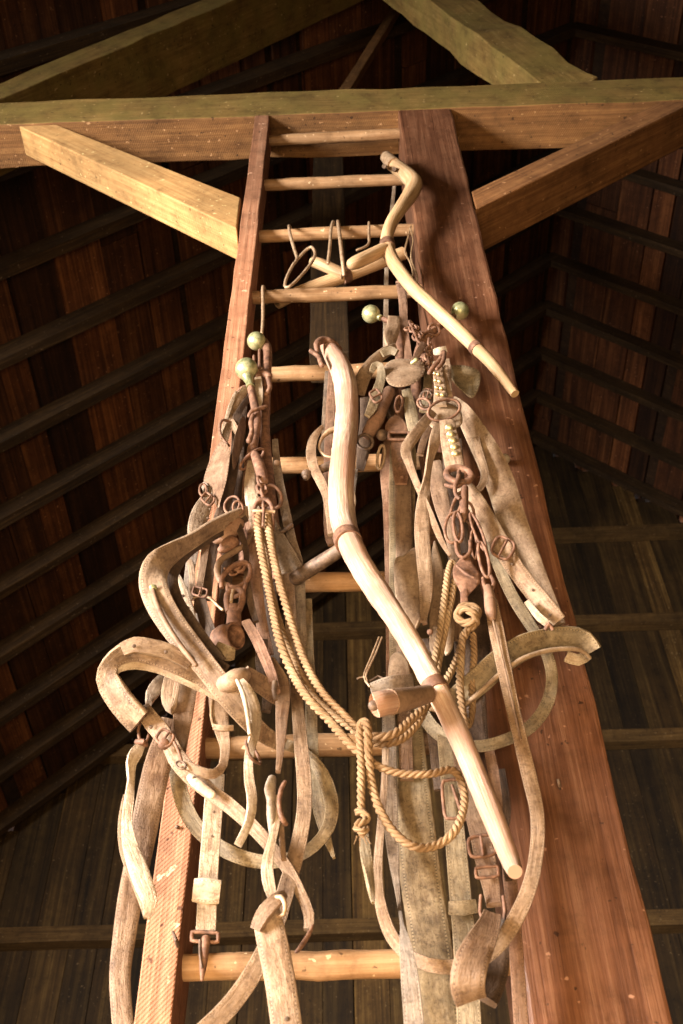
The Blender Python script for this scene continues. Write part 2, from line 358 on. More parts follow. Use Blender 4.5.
# ------------------------------------------------------------------ leather, iron, rope
def leather(name, dark, mid, light, stitch=True, rough=0.6, dust=(0.36, 0.265, 0.185), dustf=0.3):
    m, nt, b = newmat(name)
    tc = nt.nodes.new('ShaderNodeTexCoord'); oi = nt.nodes.new('ShaderNodeObjectInfo')
    off = nt.nodes.new('ShaderNodeCombineXYZ')
    for i in range(3): nt.links.new(mth(nt, 'MULTIPLY', oi.outputs['Random'], 19.0), off.inputs[i])
    add = N(nt, 'ShaderNodeVectorMath', operation='ADD'); nt.links.new(tc.outputs['Object'], add.inputs[0]); nt.links.new(off.outputs[0], add.inputs[1])
    n1 = N(nt, 'ShaderNodeTexNoise', Scale=28.0, Detail=8.0, Roughness=0.68); nt.links.new(add.outputs[0], n1.inputs[0])
    n2 = N(nt, 'ShaderNodeTexNoise', Scale=240.0, Detail=5.0, Roughness=0.7); nt.links.new(add.outputs[0], n2.inputs[0])
    n3 = N(nt, 'ShaderNodeTexNoise', Scale=9.0, Detail=3.0); nt.links.new(add.outputs[0], n3.inputs[0])
    f = mth(nt, 'ADD', mth(nt, 'MULTIPLY', n1.outputs[0], 0.75), mth(nt, 'MULTIPLY', n2.outputs[0], 0.25))
    c = ramp(nt, [(0.34, dark), (0.5, mid), (0.64, light)], f).outputs[0]
    c = mixc(nt, c, dust, mth(nt, 'MULTIPLY', ramp(nt, [(0.42, (0,)*3), (0.6, (1,)*3)], n3.outputs[0]).outputs[0], dustf))
    sp = nt.nodes.new('ShaderNodeSeparateXYZ'); nt.links.new(tc.outputs['UV'], sp.inputs[0])
    u = sp.outputs[0]; v = sp.outputs[1]
    d = mth(nt, 'ABSOLUTE', mth(nt, 'SUBTRACT', u, 0.5))          # 0 centre .. 0.5 edge
    edge = ramp(nt, [(0.41, (0,)*3), (0.5, (1,)*3)], d).outputs[0]
    c = mixc(nt, c, light, mth(nt, 'MULTIPLY', edge, 0.55))        # rubbed edges
    cv = nt.nodes.new('ShaderNodeCombineXYZ'); nt.links.new(mth(nt, 'MULTIPLY', u, 4.0), cv.inputs[0]); nt.links.new(mth(nt, 'MULTIPLY', v, 26.0), cv.inputs[1]); nt.links.new(mth(nt, 'MULTIPLY', oi.outputs['Random'], 40.0), cv.inputs[2])
    n4 = N(nt, 'ShaderNodeTexNoise', Scale=1.0, Detail=5.0, Roughness=0.7); nt.links.new(cv.outputs[0], n4.inputs[0])
    c = mixc(nt, c, ramp(nt, [(0.34, (0.62, 0.55, 0.5)), (0.5, (0.93, 0.91, 0.89)), (0.68, (1.15, 1.13, 1.12))], n4.outputs[0]).outputs[0], 0.85, 'MULTIPLY')
    n7 = N(nt, 'ShaderNodeTexNoise', Scale=120.0, Detail=3.0, Roughness=0.8); nt.links.new(add.outputs[0], n7.inputs[0])
    c = mixc(nt, c, ramp(nt, [(0.36, (0.35, 0.3, 0.27)), (0.46, (1,)*3), (0.6, (1.1,)*3)], n7.outputs[0]).outputs[0], 0.42, 'MULTIPLY')
    h = mth(nt, 'ADD', mth(nt, 'MULTIPLY', f, 1.0), mth(nt, 'MULTIPLY', n4.outputs[0], 0.9))
    if stitch:
        line = mth(nt, 'MULTIPLY', mth(nt, 'GREATER_THAN', d, 0.365), mth(nt, 'LESS_THAN', d, 0.405))
        dash = mth(nt, 'GREATER_THAN', mth(nt, 'SINE', mth(nt, 'MULTIPLY', v, 2*PI/0.0042)), -0.3)
        st = mth(nt, 'MULTIPLY', line, dash)
        c = mixc(nt, c, tuple(min(1, x*1.25) for x in light), mth(nt, 'MULTIPLY', st, 0.45))
        c = mixc(nt, c, tuple(x*0.6 for x in dark), mth(nt, 'MULTIPLY', mth(nt, 'MULTIPLY', line, mth(nt, 'SUBTRACT', 1.0, dash)), 0.6))
        h = mth(nt, 'ADD', h, mth(nt, 'MULTIPLY', line, -0.5)); h = mth(nt, 'ADD', h, mth(nt, 'MULTIPLY', st, 0.35))
    nt.links.new(c, b.inputs['Base Color']); b.inputs['Roughness'].default_value = rough; b.inputs['Specular IOR Level'].default_value = 0.35
    bump(nt, b, h, 0.75, 0.003)
    return m
MAT['tan'] = leather('dusty_tan_leather', (0.139, 0.078, 0.043), (0.238, 0.148, 0.086), (0.353, 0.246, 0.164))
MAT['collar'] = leather('dark_tan_leather', (0.085, 0.047, 0.026), (0.19, 0.118, 0.07), (0.35, 0.245, 0.16))
MAT['tan_plain'] = leather('tan_leather', (0.151, 0.088, 0.05), (0.252, 0.164, 0.101), (0.37, 0.269, 0.181), stitch=False)
MAT['brown'] = leather('brown_leather', (0.085, 0.043, 0.024), (0.162, 0.092, 0.053), (0.255, 0.162, 0.102), dustf=0.3)
MAT['red'] = leather('red_brown_leather', (0.117, 0.054, 0.031), (0.207, 0.108, 0.065), (0.297, 0.171, 0.113), dustf=0.2)
MAT['olive'] = leather('mildewed_leather', (0.072, 0.047, 0.024), (0.178, 0.123, 0.068), (0.306, 0.225, 0.132), dust=(0.32, 0.28, 0.20), dustf=0.3)
MAT['grey'] = leather('greyed_leather', (0.093, 0.06, 0.038), (0.212, 0.149, 0.102), (0.34, 0.264, 0.196), dust=(0.34, 0.32, 0.30), dustf=0.3)
MAT['cream'] = leather('pale_leather', (0.264, 0.176, 0.11), (0.387, 0.29, 0.198), (0.528, 0.431, 0.326), dustf=0.3)
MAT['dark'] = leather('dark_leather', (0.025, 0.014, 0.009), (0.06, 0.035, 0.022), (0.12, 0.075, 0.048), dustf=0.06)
def metal(name, cols, rough=0.65, met=0.3, sc=90, bs=0.6):
    m, nt, b = newmat(name); tc = nt.nodes.new('ShaderNodeTexCoord')
    n1 = N(nt, 'ShaderNodeTexNoise', Scale=float(sc), Detail=6.0, Roughness=0.7); nt.links.new(tc.outputs['Object'], n1.inputs[0])
    nt.links.new(ramp(nt, [(0.35, cols[0]), (0.5, cols[1]), (0.65, cols[2])], n1.outputs[0]).outputs[0], b.inputs['Base Color'])
    b.inputs['Roughness'].default_value = rough; b.inputs['Metallic'].default_value = met
    bump(nt, b, n1.outputs[0], bs, 0.002); return m
MAT['rust'] = metal('rusty_iron', [(0.075, 0.034, 0.018), (0.155, 0.072, 0.04), (0.26, 0.135, 0.08)], 0.7, 0.1)
MAT['rust_dark'] = metal('dark_iron', [(0.05, 0.03, 0.02), (0.12, 0.075, 0.05), (0.22, 0.14, 0.09)], 0.6, 0.3)
MAT['brass'] = metal('tarnished_brass', [(0.16, 0.17, 0.08), (0.38, 0.37, 0.19), (0.55, 0.50, 0.29)], 0.38, 0.45, 60, 0.15)
MAT['stud'] = metal('brass_stud', [(0.36, 0.24, 0.12), (0.55, 0.42, 0.22), (0.75, 0.62, 0.36)], 0.3, 0.7, 60, 0.1)
MAT['wire'] = metal('old_wire', [(0.22, 0.13, 0.07), (0.38, 0.25, 0.15), (0.5, 0.35, 0.22)], 0.5, 0.3)
def ropemat(name, cols):
    m, nt, b = newmat(name); tc = nt.nodes.new('ShaderNodeTexCoord')
    mp = nt.nodes.new('ShaderNodeMapping'); mp.inputs['Scale'].default_value = (900, 60, 1); nt.links.new(tc.outputs['UV'], mp.inputs[0])
    n1 = N(nt, 'ShaderNodeTexNoise', Scale=1.0, Detail=4.0, Roughness=0.7); nt.links.new(mp.outputs[0], n1.inputs[0])
    n2 = N(nt, 'ShaderNodeTexNoise', Scale=14.0, Detail=3.0); nt.links.new(tc.outputs['Object'], n2.inputs[0])
    f = mth(nt, 'ADD', mth(nt, 'MULTIPLY', n1.outputs[0], 0.6), mth(nt, 'MULTIPLY', n2.outputs[0], 0.4))
    nt.links.new(ramp(nt, [(0.36, cols[0]), (0.5, cols[1]), (0.62, cols[2])], f).outputs[0], b.inputs['Base Color'])
    b.inputs['Roughness'].default_value = 0.9; b.inputs['Specular IOR Level'].default_value = 0.1
    bump(nt, b, n1.outputs[0], 0.8, 0.001); return m
MAT['rope'] = ropemat('hemp_rope', [(0.12, 0.065, 0.03), (0.245, 0.15, 0.08), (0.39, 0.27, 0.16)])

# ------------------------------------------------------------------ tracing tools: every piece gets its own depth, size and thickness
def cat(pts, step=0.008, closed=False):
    """Catmull-Rom through tuples (x, y, z, extra...)"""
    n = len(pts); out = []
    L = n if closed else n-1
    for i in range(L):
        g = lambda k: pts[k % n] if closed else pts[max(0, min(n-1, k))]
        p0, p1, p2, p3 = g(i-1), g(i), g(i+1), g(i+2)
        d = math.dist(p1[:3], p2[:3]); m = max(2, int(d/step))
        for k in range(m):
            t = k/m
            out.append(tuple(0.5*((2*b)+(-a+c)*t+(2*a-5*b+4*c-d_)*t*t+(-a+3*b-3*c+d_)*t**3) for a, b, c, d_ in zip(p0, p1, p2, p3)))
    if not closed: out.append(tuple(pts[-1]))
    return out
def lift(pts, Y0, w0=None):
    """photo points (px, py[, width_px[, Y[, angle]]]) -> world (x, y, z, width_m, angle)"""
    out = []; w = w0 or 10; Y = Y0; a = 0
    for q in pts:
        if len(q) > 2 and q[2] is not None: w = q[2]
        if len(q) > 3 and q[3] is not None: Y = q[3]
        a = q[4] if len(q) > 4 else 0
        p = P(q[0], q[1], Y); out.append((p.x, p.y, p.z, m_of(w, p), math.radians(a)))
    return out
def frames(c, closed=False):
    n = len(c); fr = []; prev = None
    for i in range(n):
        a = Vector(c[(i-1) % n][:3] if closed else c[max(0, i-1)][:3]); b = Vector(c[(i+1) % n][:3] if closed else c[min(n-1, i+1)][:3])
        t = (b-a); t = t.normalized() if t.length > 1e-9 else (prev[0] if prev else Vector((0, 0, 1)))
        v = (Vector(c[i][:3])-CAM).normalized()
        s = t.cross(v)
        s = s.normalized() if s.length > 0.05 else (prev[1].copy() if prev else Vector((1, 0, 0)))
        s = (s-t*s.dot(t)).normalized()
        if prev and s.dot(prev[1]) < -0.3 and not closed: pass
        nrm = s.cross(t).normalized()
        prev = (t, s, nrm); fr.append(prev)
    return fr
SEC = [(-.5, -.25), (-.47, -.48), (-.2, -.56), (.2, -.56), (.47, -.48), (.5, -.25), (.5, .25), (.47, .48), (.2, .56), (-.2, .56), (-.47, .48), (-.5, .25)]
def ribbon(name, pts, mat, parent=None, Y=-0.05, w=None, th=0.0045, closed=False, crown=0.0, raw=None, wav=0.0):
    c = raw if raw is not None else cat(lift(pts, Y, w), 0.010, closed)
    fr = frames(c, closed); rings = []
    # smooth the side vectors so a strap turns gently
    S = [f[1] for f in fr]
    for _ in range(3):
        S2 = []
        for i in range(len(S)):
            a = S[(i-1) % len(S)] if closed else S[max(0, i-1)]; b = S[(i+1) % len(S)] if closed else S[min(len(S)-1, i+1)]
            v = a+S[i]*2+b; S2.append(v.normalized() if v.length > 0.1 else S[i])
        S = S2
    ph = random.uniform(0, 6)
    for i, (q, (t, s, n)) in enumerate(zip(c, fr)):
        s = (S[i]-t*S[i].dot(t)); s = s.normalized() if s.length > 0.1 else fr[i][1]; n = s.cross(t).normalized()
        a = q[4] + (wav*math.sin(ph+i*0.35) if wav else 0); W = q[3]*(1+0.012*math.sin(ph*3+i*0.22)); sd = s*math.cos(a)+n*math.sin(a); nn = -s*math.sin(a)+n*math.cos(a)
        ring = []
        for (u, k) in SEC:
            ring.append(Vector(q[:3])+sd*(u*W)+nn*(k*th-crown*(4*u*u-1)*0.5))
        rings.append(ring)
    mb = MB(); n = len(SEC); V = [[mb.bm.verts.new(p) for p in r] for r in rings]
    vl = 0.0; m = len(rings)
    for i in range(m if closed else m-1):
        i2 = (i+1) % m; dl = (Vector(c[i2][:3])-Vector(c[i][:3])).length
        for j in range(n):
            j2 = (j+1) % n; f = mb.bm.faces.new((V[i][j], V[i][j2], V[i2][j2], V[i2][j])); f.smooth = True
            uj, uk = SEC[j][0]+.5, SEC[j2][0]+.5
            for l, uv in zip(f.loops, ((uj, vl), (uk, vl), (uk, vl+dl), (uj, vl+dl))): l[mb.uv].uv = uv
        vl += dl
    if not closed: mb.bm.faces.new(V[0][::-1]); mb.bm.faces.new(V[-1])
    return mb.build(name, mat, parent, sharp=1.0)
def tube(name, pts, mat, parent=None, Y=-0.05, w=None, closed=False, n=12, raw=None, step=0.008, dome=(False, False), flat=1.0, wob=0.0):
    c = raw if raw is not None else cat(lift(pts, Y, w), step, closed)
    # parallel transported section
    m = len(c); rings = []; prev = None
    for i in range(m):
        a = Vector(c[(i-1) % m][:3] if closed else c[max(0, i-1)][:3]); b = Vector(c[(i+1) % m][:3] if closed else c[min(m-1, i+1)][:3]); t = (b-a).normalized()
        s = (Vector(c[i][:3])-CAM).cross(t) if prev is None else prev-t*prev.dot(t)
        s = s.normalized(); prev = s; k = s.cross(t)
        R = c[i][3]/2*(1+(random.uniform(-wob, wob) if wob else 0))
        rings.append((Vector(c[i][:3]), s, k, R, t))
    R_ = []
    if dome[0] and not closed:
        o, s, k, R, t = rings[0]
        for q in (0.98, 0.8, 0.45): 
            R_.append([o-t*R*q*0.9+(s*math.cos(j/n*2*PI)+k*math.sin(j/n*2*PI)*flat)*R*math.sqrt(max(0.02, 1-q*q)) for j in range(n)])
    for o, s, k, R, t in rings: R_.append([o+(s*math.cos(j/n*2*PI)+k*math.sin(j/n*2*PI)*flat)*R for j in range(n)])
    if dome[1] and not closed:
        o, s, k, R, t = rings[-1]
        for q in (0.45, 0.8, 0.98): 
            R_.append([o+t*R*q*0.9+(s*math.cos(j/n*2*PI)+k*math.sin(j/n*2*PI)*flat)*R*math.sqrt(max(0.02, 1-q*q)) for j in range(n)])
    mb = MB(); mb.loft(R_, closed=closed); return mb.build(name, mat, parent, sharp=0.9)
def circ(cx, cy, rx, ry, rot=0, dY=0.0, ph=0.0, n=16, Y=-0.05, a0=0, a1=360):
    out = []; r = math.radians(rot)
    full = abs(a1-a0) >= 360
    for i in range(n if full else n+1):
        t = math.radians(a0+(a1-a0)*i/n)
        x, y = rx*math.cos(t), ry*math.sin(t)
        out.append((cx+x*math.cos(r)-y*math.sin(r), cy+x*math.sin(r)+y*math.cos(r), None, Y+dY*math.sin(t+math.radians(ph))))
    return out
def ringo(name, cx, cy, rx, ry, d, mat='rust', parent=None, Y=-0.05, rot=0, dY=0.0, ph=0, a0=0, a1=360):
    full = abs(a1-a0) >= 360
    return tube(name, circ(cx, cy, rx, ry, rot, dY, ph, 16, Y, a0, a1), mat, parent, Y, d, closed=full, n=8, step=0.004)
def buckle(cx, cy, w, h, rot, d=3, parent=None, Y=-0.06, mat='rust', name='buckle', prong=True):
    r = math.radians(rot); pts = []
    c = 0.22*min(w, h)
    base = []
    for sx, sy in ((1, -1), (1, 1), (-1, 1), (-1, -1)):
        X, Z = sx*w/2, sy*h/2
        if sx*sy < 0: base += [(X-sx*c, Z), (X, Z-sy*c)]
        else: base += [(X, Z-sy*c), (X-sx*c, Z)]
    for x, y in base: pts.append((cx+x*math.cos(r)-y*math.sin(r), cy+x*math.sin(r)+y*math.cos(r), d, Y))
    o = tube(name, pts, mat, parent, Y, d, closed=True, n=8, step=0.004)
    if prong:
        x0, y0 = 0, -h/2; x1, y1 = 0, h/2
        q = [(cx+x*math.cos(r)-y*math.sin(r), cy+x*math.sin(r)+y*math.cos(r), d*0.8, Y-0.003) for x, y in ((x0, y0), (0, 0), (x1, y1))]
        tube('prong', q, mat, o, Y, d*0.8, n=8)
    return o
def ball(name, cx, cy, r, mat, parent=None, Y=-0.05, sq=1.0, seg=20):
    p = P(cx, cy, Y); R = m_of(r, p); v = (p-CAM).normalized(); mb = MB()
    q = v.to_track_quat('Z', 'Y').to_matrix().to_4x4(); q.translation = p
    bmesh.ops.create_uvsphere(mb.bm, u_segments=seg, v_segments=seg//2+2, radius=R, matrix=q @ Matrix.Diagonal((1, 1, sq, 1)))
    for f in mb.bm.faces: f.smooth = True
    return mb.build(name, mat, parent, sharp=0)
def pad(name, outline, mat, parent=None, Y=-0.05, th=0.005, dome=0.006, gx=0.0, gy=0.0, smooth=True):
    """a stiff leather piece cut to an outline; gx, gy tilt it in depth (metres per pixel)"""
    cx = sum(p[0] for p in outline)/len(outline); cy = sum(p[1] for p in outline)/len(outline)
    if smooth:
        o3 = cat([(x, y, 0.0) for x, y in outline], 3.0, True); o2 = [(a[0], a[1]) for a in o3]
    else: o2 = outline
    n = len(o2); mb = MB()
    def pt(x, y, k, side):
        Yb = Y+gx*(x-cx)+gy*(y-cy); p = P(x, y, Yb); v = (p-CAM).normalized()
        return p - v*(dome*(1-k*k)) + v*(side*th)
    rim = lambda k, s: [mb.bm.verts.new(pt(cx+(x-cx)*k, cy+(y-cy)*k, k, s)) for x, y in o2]
    F = [rim(k, s) for k, s in ((0.25, 0), (0.55, 0), (0.82, 0), (0.94, 0.0), (1.0, 0.35), (1.0, 0.7), (0.94, 1.0), (0.55, 1.0), (0.25, 1.0))]
    us = [0.5, 0.62, 0.8, 0.9, 0.97, 1.0, 0.9, 0.7, 0.5]
    for a in range(len(F)-1):
        for i in range(n):
            j = (i+1) % n; f = mb.bm.faces.new((F[a][i], F[a][j], F[a+1][j], F[a+1][i])); f.smooth = True
            for l, uv in zip(f.loops, ((us[a], i*.004), (us[a], (i+1)*.004), (us[a+1], (i+1)*.004), (us[a+1], i*.004))): l[mb.uv].uv = uv
    for s, r in ((0, F[0]), (1, F[-1])):
        c = mb.bm.verts.new(pt(cx, cy, 0, s))
        for i in range(n):
            f = mb.bm.faces.new((c, r[i], r[(i+1) % n])); f.smooth = True
            for l in f.loops: l[mb.uv].uv = (0.5, 0)
    return mb.build(name, mat, parent, sharp=1.0)
def rope(name, pts, mat='rope', parent=None, Y=-0.1, d=9, pitch=2.3, hand=1):
    c = cat(lift(pts, Y, d), 0.003); mb = MB(); m = len(c)
    for s_ in range(3):
        rings = []; prev = None; ph = s_*2*PI/3
        cen = []
        for i in range(m):
            a = Vector(c[max(0, i-1)][:3]); b = Vector(c[min(m-1, i+1)][:3]); t = (b-a).normalized()
            s = (Vector((0.3, -1, 0.2))).cross(t) if prev is None else prev-t*prev.dot(t)
            s = s.normalized(); prev = s; k = s.cross(t); R = c[i][3]/2
            if i: ph += hand*(Vector(c[i][:3])-Vector(c[i-1][:3])).length/(pitch*2*R)*2*PI
            cen.append((Vector(c[i][:3])+(s*math.cos(ph)+k*math.sin(ph))*R*0.44, s, k, t, R))
        for (o, s, k, t, R) in cen:
            rings.append([o+(s*math.cos(j/7*2*PI)+k*math.sin(j/7*2*PI))*R*0.56 for j in range(7)])
        mb.loft(rings)
    return mb.build(name, mat, parent, sharp=0)
def chain(pts, parent, Y=-0.08, link=(8, 13), d=3, mat='rust', n=None):
    """welded links one after the other along the photo path"""
    c = cat(lift(pts, Y, d), 0.001); L = [0.0]
    for a, b in zip(c, c[1:]): L.append(L[-1]+math.dist(a[:3], b[:3]))
    p = Vector(c[0][:3]); ll = m_of(link[1], p); ww = m_of(link[0], p); pitch = ll*0.72; k = 0; s = ll/2
    while s < L[-1]-ll*0.2:
        i = min(range(len(L)), key=lambda q: abs(L[q]-s)); o = Vector(c[i][:3]); t = (Vector(c[min(i+8, len(c)-1)][:3])-Vector(c[max(i-8, 0)][:3])).normalized()
        v = (o-CAM).normalized(); sd = t.cross(v).normalized(); nn = sd.cross(t)
        ang = (0.25 if k % 2 else 1.25)+random.uniform(-.25, .25); sd = sd*math.cos(ang)+nn*math.sin(ang)
        raw = []
        for q in range(20):
            th = q/20*2*PI; x = math.cos(th); y = math.sin(th)
            yy = (ll/2-ww/2)*(1 if y > 0.05 else -1 if y < -0.05 else y/0.05)+ww/2*y
            raw.append((*(o+sd*(x*ww/2)+t*yy), m_of(d, o), 0))
        tube('chain_link', None, mat, parent, closed=True, n=7, raw=raw); s += pitch; k += 1
def T(name, x, y, Y, label, cat_):
    return empty(name, P(x, y, Y), label, cat_)
def one(o, label, cat_, group=None): return tag(o, label, cat_, group)
def holes(pts, parent, Y, r=1.5):
    for x, y in pts: ball('punched_hole', x, y, r, 'dark', parent, Y, 0.3, 10)
# ------------------------------------------------------------------ scythe snaths
t = T('scythe_snath', 390, 165, -0.05, 'yellow crooked scythe snath hooked over an upper rung, lying across the post', 'scythe handle')
tube('shaft', [(389, 160, 12, -.035), (398, 168, 15), (409, 177, 17, -.05), (414, 184, 17), (410, 195, 16), (401, 208, 14, -.06), (392, 222, 13), (387, 238, 13), (390, 255, 14), (399, 270, 14), (413, 288, 14), (430, 304, 14), (447, 320, 14), (462, 334, 14), (475, 347, 13, -.055), (490, 362, 12), (502, 377, 11, -.045), (515, 394, 9, -.04)], 'snath', t, -.05, n=16)
tube('nib', [(352, 264, 12, -.075), (357, 262, 14), (370, 256, 14, -.07), (384, 249, 13, -.065)], 'snath', t, n=14, dome=(True, False))
tube('band', [(387.2, 243, 15.6, -.06), (387.6, 248, 15.8, -.06)], 'rust', t, n=18)
tube('band', [(474.5, 346.3, 14.8, -.055), (478, 349.8, 14.6, -.055)], 'rust', t, n=18)
tube('head_cap', [(386, 157, 12, -.034), (391, 162, 14, -.037), (394, 165, 15, -.037)], 'wire', t, n=14)
for x, y in ((384, 166), (394, 169)): tube('bolt', [(x, y, 4.5, -.062), (x+.5, y+1, 4.5, -.035)], 'rust_dark', t, n=6)
t = T('scythe_snath', 345, 277, .1, 'straight wooden scythe snath lying slanted behind the fourth rung from the top', 'scythe handle')
tube('shaft', [(277, 303, 13, .115), (300, 292, 13, .11), (344, 276, 14, .10), (375, 264, 14, .09), (404, 253, 13, .082)], 'snath', t, n=14)
tube('nib', [(314, 262, 11, .075), (320, 264, 12, .075), (332, 269, 12, .08), (344, 274, 11, .085)], 'snath', t, n=14, dome=(True, False))
tube('band', [(341, 277.3, 16.5, .10), (348, 274.6, 16.5, .10)], 'rust', t, n=18)
t = T('scythe_snath', 328, 352, -.06, 'big weathered whitish scythe snath curving down in front of the whole ladder', 'scythe handle')
tube('shaft', [(327, 346, 14, -.05), (333, 355, 19, -.06), (340, 367, 22, -.07), (345, 383, 23, -.08), (347, 405, 23), (346, 430, 24), (343, 460, 25, -.10), (341, 490, 26), (343, 518, 26), (350, 543, 25, -.13), (362, 567, 25), (378, 592, 25), (398, 622, 23, -.15), (416, 652, 23), (431, 680, 23, -.17), (443, 702, 23), (460, 738, 23, -.18), (477, 778, 23), (491, 812, 23, -.19), (503, 842, 21), (511, 862, 19), (515, 872, 15, -.20)], 'snath_grey', t, n=18, wob=.03)
tube('band', [(346.5, 537, 28, -.123), (349, 543, 28, -.13)], 'rust', t, n=20)
tube('band', [(432.5, 683, 26, -.17), (437.5, 692, 26, -.17)], 'rust', t, n=20)
g = tube('nib', [(376, 705, 25, -.235), (380, 704, 26, -.233), (400, 700, 23, -.215), (420, 696, 19, -.195), (429, 693, 17, -.185)], 'snath_grey', t, n=16)
tube('ferrule', [(390, 702, 26.5, -.224), (405, 699.3, 23.6, -.211), (417, 696.8, 21, -.198), (428, 693.8, 18.4, -.188)], 'brown', g, n=16)
ball('bolt', 373.5, 705.5, 5.5, 'rust_dark', g, -.241, .6, 12)
tube('nib', [(296, 578, 15, -.06), (315, 566, 15, -.08), (345, 547, 14, -.11)], 'rust_dark', t, n=14, dome=(True, False))
tube('head_collar', [(317, 351, 4, -.075), (317, 344, 7, -.08), (323, 340, 8, -.075), (332, 342, 7, -.07), (340, 349, 5, -.05)], 'rust', t, n=10, dome=(True, True))
tube('bolt', [(311, 351, 5, -.09), (318, 356, 5, -.085), (322, 365, 6, -.09)], 'rust', t, n=8, dome=(True, True))
# ------------------------------------------------------------------ wire hooks over the third rung, irons, straps over rungs
def hook(pts, d, Y, label, name='wire_hook'):
    return one(tube(name, pts, 'wire', None, Y, d, n=8, dome=(True, True)), label, 'hook')
hook([(293, 236, 3, .075), (291, 229, 3, .045), (289, 226, 3, .015), (290, 234, 3.4, .008), (294, 248, 3.4, .008), (297, 259, 3.4, .008), (293, 265, 3.2, .006), (287, 277, 3.2, .004), (285, 286, 3.4, .002), (289, 287, 3.4, -.002), (300, 277, 3.4, -.004), (312, 262, 3.2, -.004), (315, 253, 3.2, -.002), (311, 247, 3.2, 0), (304, 252, 3, .006), (298, 259, 3, .01)], 3.3, 0, 'bent wire hook with a long looped end on the third rung, leftmost')
hook([(334, 237, 3, .075), (334, 226, 3.4, .045), (333, 222, 3.4, .02), (331, 230, 3.4, .01), (330, 245, 3.4, .008), (328, 263, 3.4, .006)], 3.4, 0, 'straight wire hook hanging from the middle of the third rung')
hook([(338, 236, 3, .075), (338, 226, 3.6, .045), (338, 222, 3.8, .02), (340, 238, 4, .008), (342, 256, 4, .006), (344, 275, 4, .03)], 3.8, 0, 'wire hook on the third rung tied to the band of the slanting snath')
hook([(370, 236, 2.4, .075), (369, 226, 2.6, .04), (369, 223, 2.6, .016), (369, 236, 2.8, .008), (369, 243, 2.8, .006), (365, 247, 2.8, .004), (357, 250, 2.6, .004)], 2.8, 0, 'small thin wire hook at the right end of the third rung')
hook([(267, 303, 3, .085), (265, 291, 3.2, .05), (263, 287, 3.4, .012), (263, 300, 3.6, .004), (263, 320, 3.6, -.004), (262, 333, 3.4, -.02)], 3.5, 0, 'long iron rod hooked over the fourth rung above the upper left brass knob', 'iron_hook')
one(ribbon('hanging_strap', [(402, 291, 9, .085), (400, 283, 9, .045), (401, 286, 9, .012), (403, 300, 9, .002), (404, 325, 8, -.01), (407, 352, 9, -.02), (409, 372, 9, -.02)], 'red', None), 'narrow red-brown strap over the fourth rung, right beside the post', 'strap')
one(tube('twine', [(411, 226, 1.6, .02), (408, 238, 2, .015), (405, 252, 2, .02), (410, 262, 2, .01), (413, 275, 2, .0), (409, 286, 1.8, .01), (415, 292, 1.8, -.004), (417, 276, 2, -.004), (411, 258, 1.6, 0), (413, 240, 1.6, 0), (410, 228, 1.6, .01)], 'rope', None, n=6), 'thin tangled twine looped down the upper left edge of the post', 'twine')
for (x0, y0, x1, y1) in ((390, 170, 385, 330),):
    one(ribbon('batten_strap', [(395, 178, 3, .14), (391, 220, 4, .14), (387, 260, 4, .14), (386, 310, 5, .14), (386, 352, 6, .14)], 'cream', None), 'thin pale strip hanging behind the rungs along the left of the post', 'strap')
# ------------------------------------------------------------------ hames with brass balls
t = T('hame', 247, 369, -.06, 'iron hame topped by the big green brass ball, lower of the left pair', 'hame')
k = ball('ball', 246.5, 369, 11.5, 'brass', t, -.065); tube('ball_neck', [(247.5, 377, 12, -.065), (249, 381, 8.5, -.064), (250, 385, 8, -.064), (250.5, 387, 8.5, -.064)], 'brass', k, n=14)
tube('bar', [(250, 384, 7.5, -.062), (253, 398, 8, -.06), (256, 412, 9), (257, 425, 9), (254, 440, 10, -.06), (251, 458, 11, -.06), (249, 478, 12, -.055), (247, 500, 12, -.05), (245, 530, 12, -.045), (244, 570, 12, -.04)], 'rust', t, n=12)
tube('staple', [(249, 416, 4, -.072), (252, 411, 4.5, -.075), (258, 409, 4.5, -.075), (266, 407, 4.5, -.07)], 'rust', t, n=8, dome=(True, True))
tube('hook_link', [(253, 415, 4, -.078), (251, 423, 5.5, -.08), (252, 432, 5, -.08), (249, 441, 6, -.078)], 'rust', t, n=8, dome=(True, True))
ringo('bar_ring', 247, 394, 9.5, 8, 2.6, 'rust', t, -.045, 0, .01)
t = T('hame', 257, 341, -.045, 'iron hame with brass ball tipped left, upper of the left pair', 'hame')
ball('ball', 256.5, 341, 9.5, 'brass', t, -.05)
tube('bar', [(259, 340, 7, -.048), (264, 342, 9, -.045), (267.5, 350, 9.5, -.04), (267, 368, 9.5), (266, 395, 9.5), (265, 425, 10), (266, 450, 11), (268, 475, 12), (270, 500, 13, -.04), (275, 540, 13, -.03), (279, 580, 13, -.03)], 'rust', t, n=12)
tube('hinge', [(257, 376, 7, -.055), (262, 373, 8, -.055), (269, 376, 8, -.055)], 'rust', t, n=8, dome=(True, True))
tube('hinge_pin', [(268, 378, 5, -.06), (270, 388, 5, -.055), (266, 394, 5, -.05)], 'rust', t, n=8, dome=(True, True))
tube('side_pin', [(254, 356, 3, -.05), (254, 368, 3.4, -.052)], 'rust', t, n=8); tube('side_pin', [(259.5, 350, 3, -.045), (259.5, 368, 3.6, -.05)], 'rust', t, n=8)
ribbon('rag', [(258, 378, 7, -.052), (259, 390, 8, -.055), (260, 400, 6, -.055), (259, 407, 4, -.055)], 'cream', t, th=.008)
ringo('line_ring', 252, 459, 15, 5, 3, 'rust', t, -.075, -40, .01)
tube('tug_roller', [(255, 455, 9, -.085), (258, 462, 11, -.088), (261, 472, 11.5, -.09), (264, 482, 10, -.09)], 'rust', t, n=14, dome=(True, True))
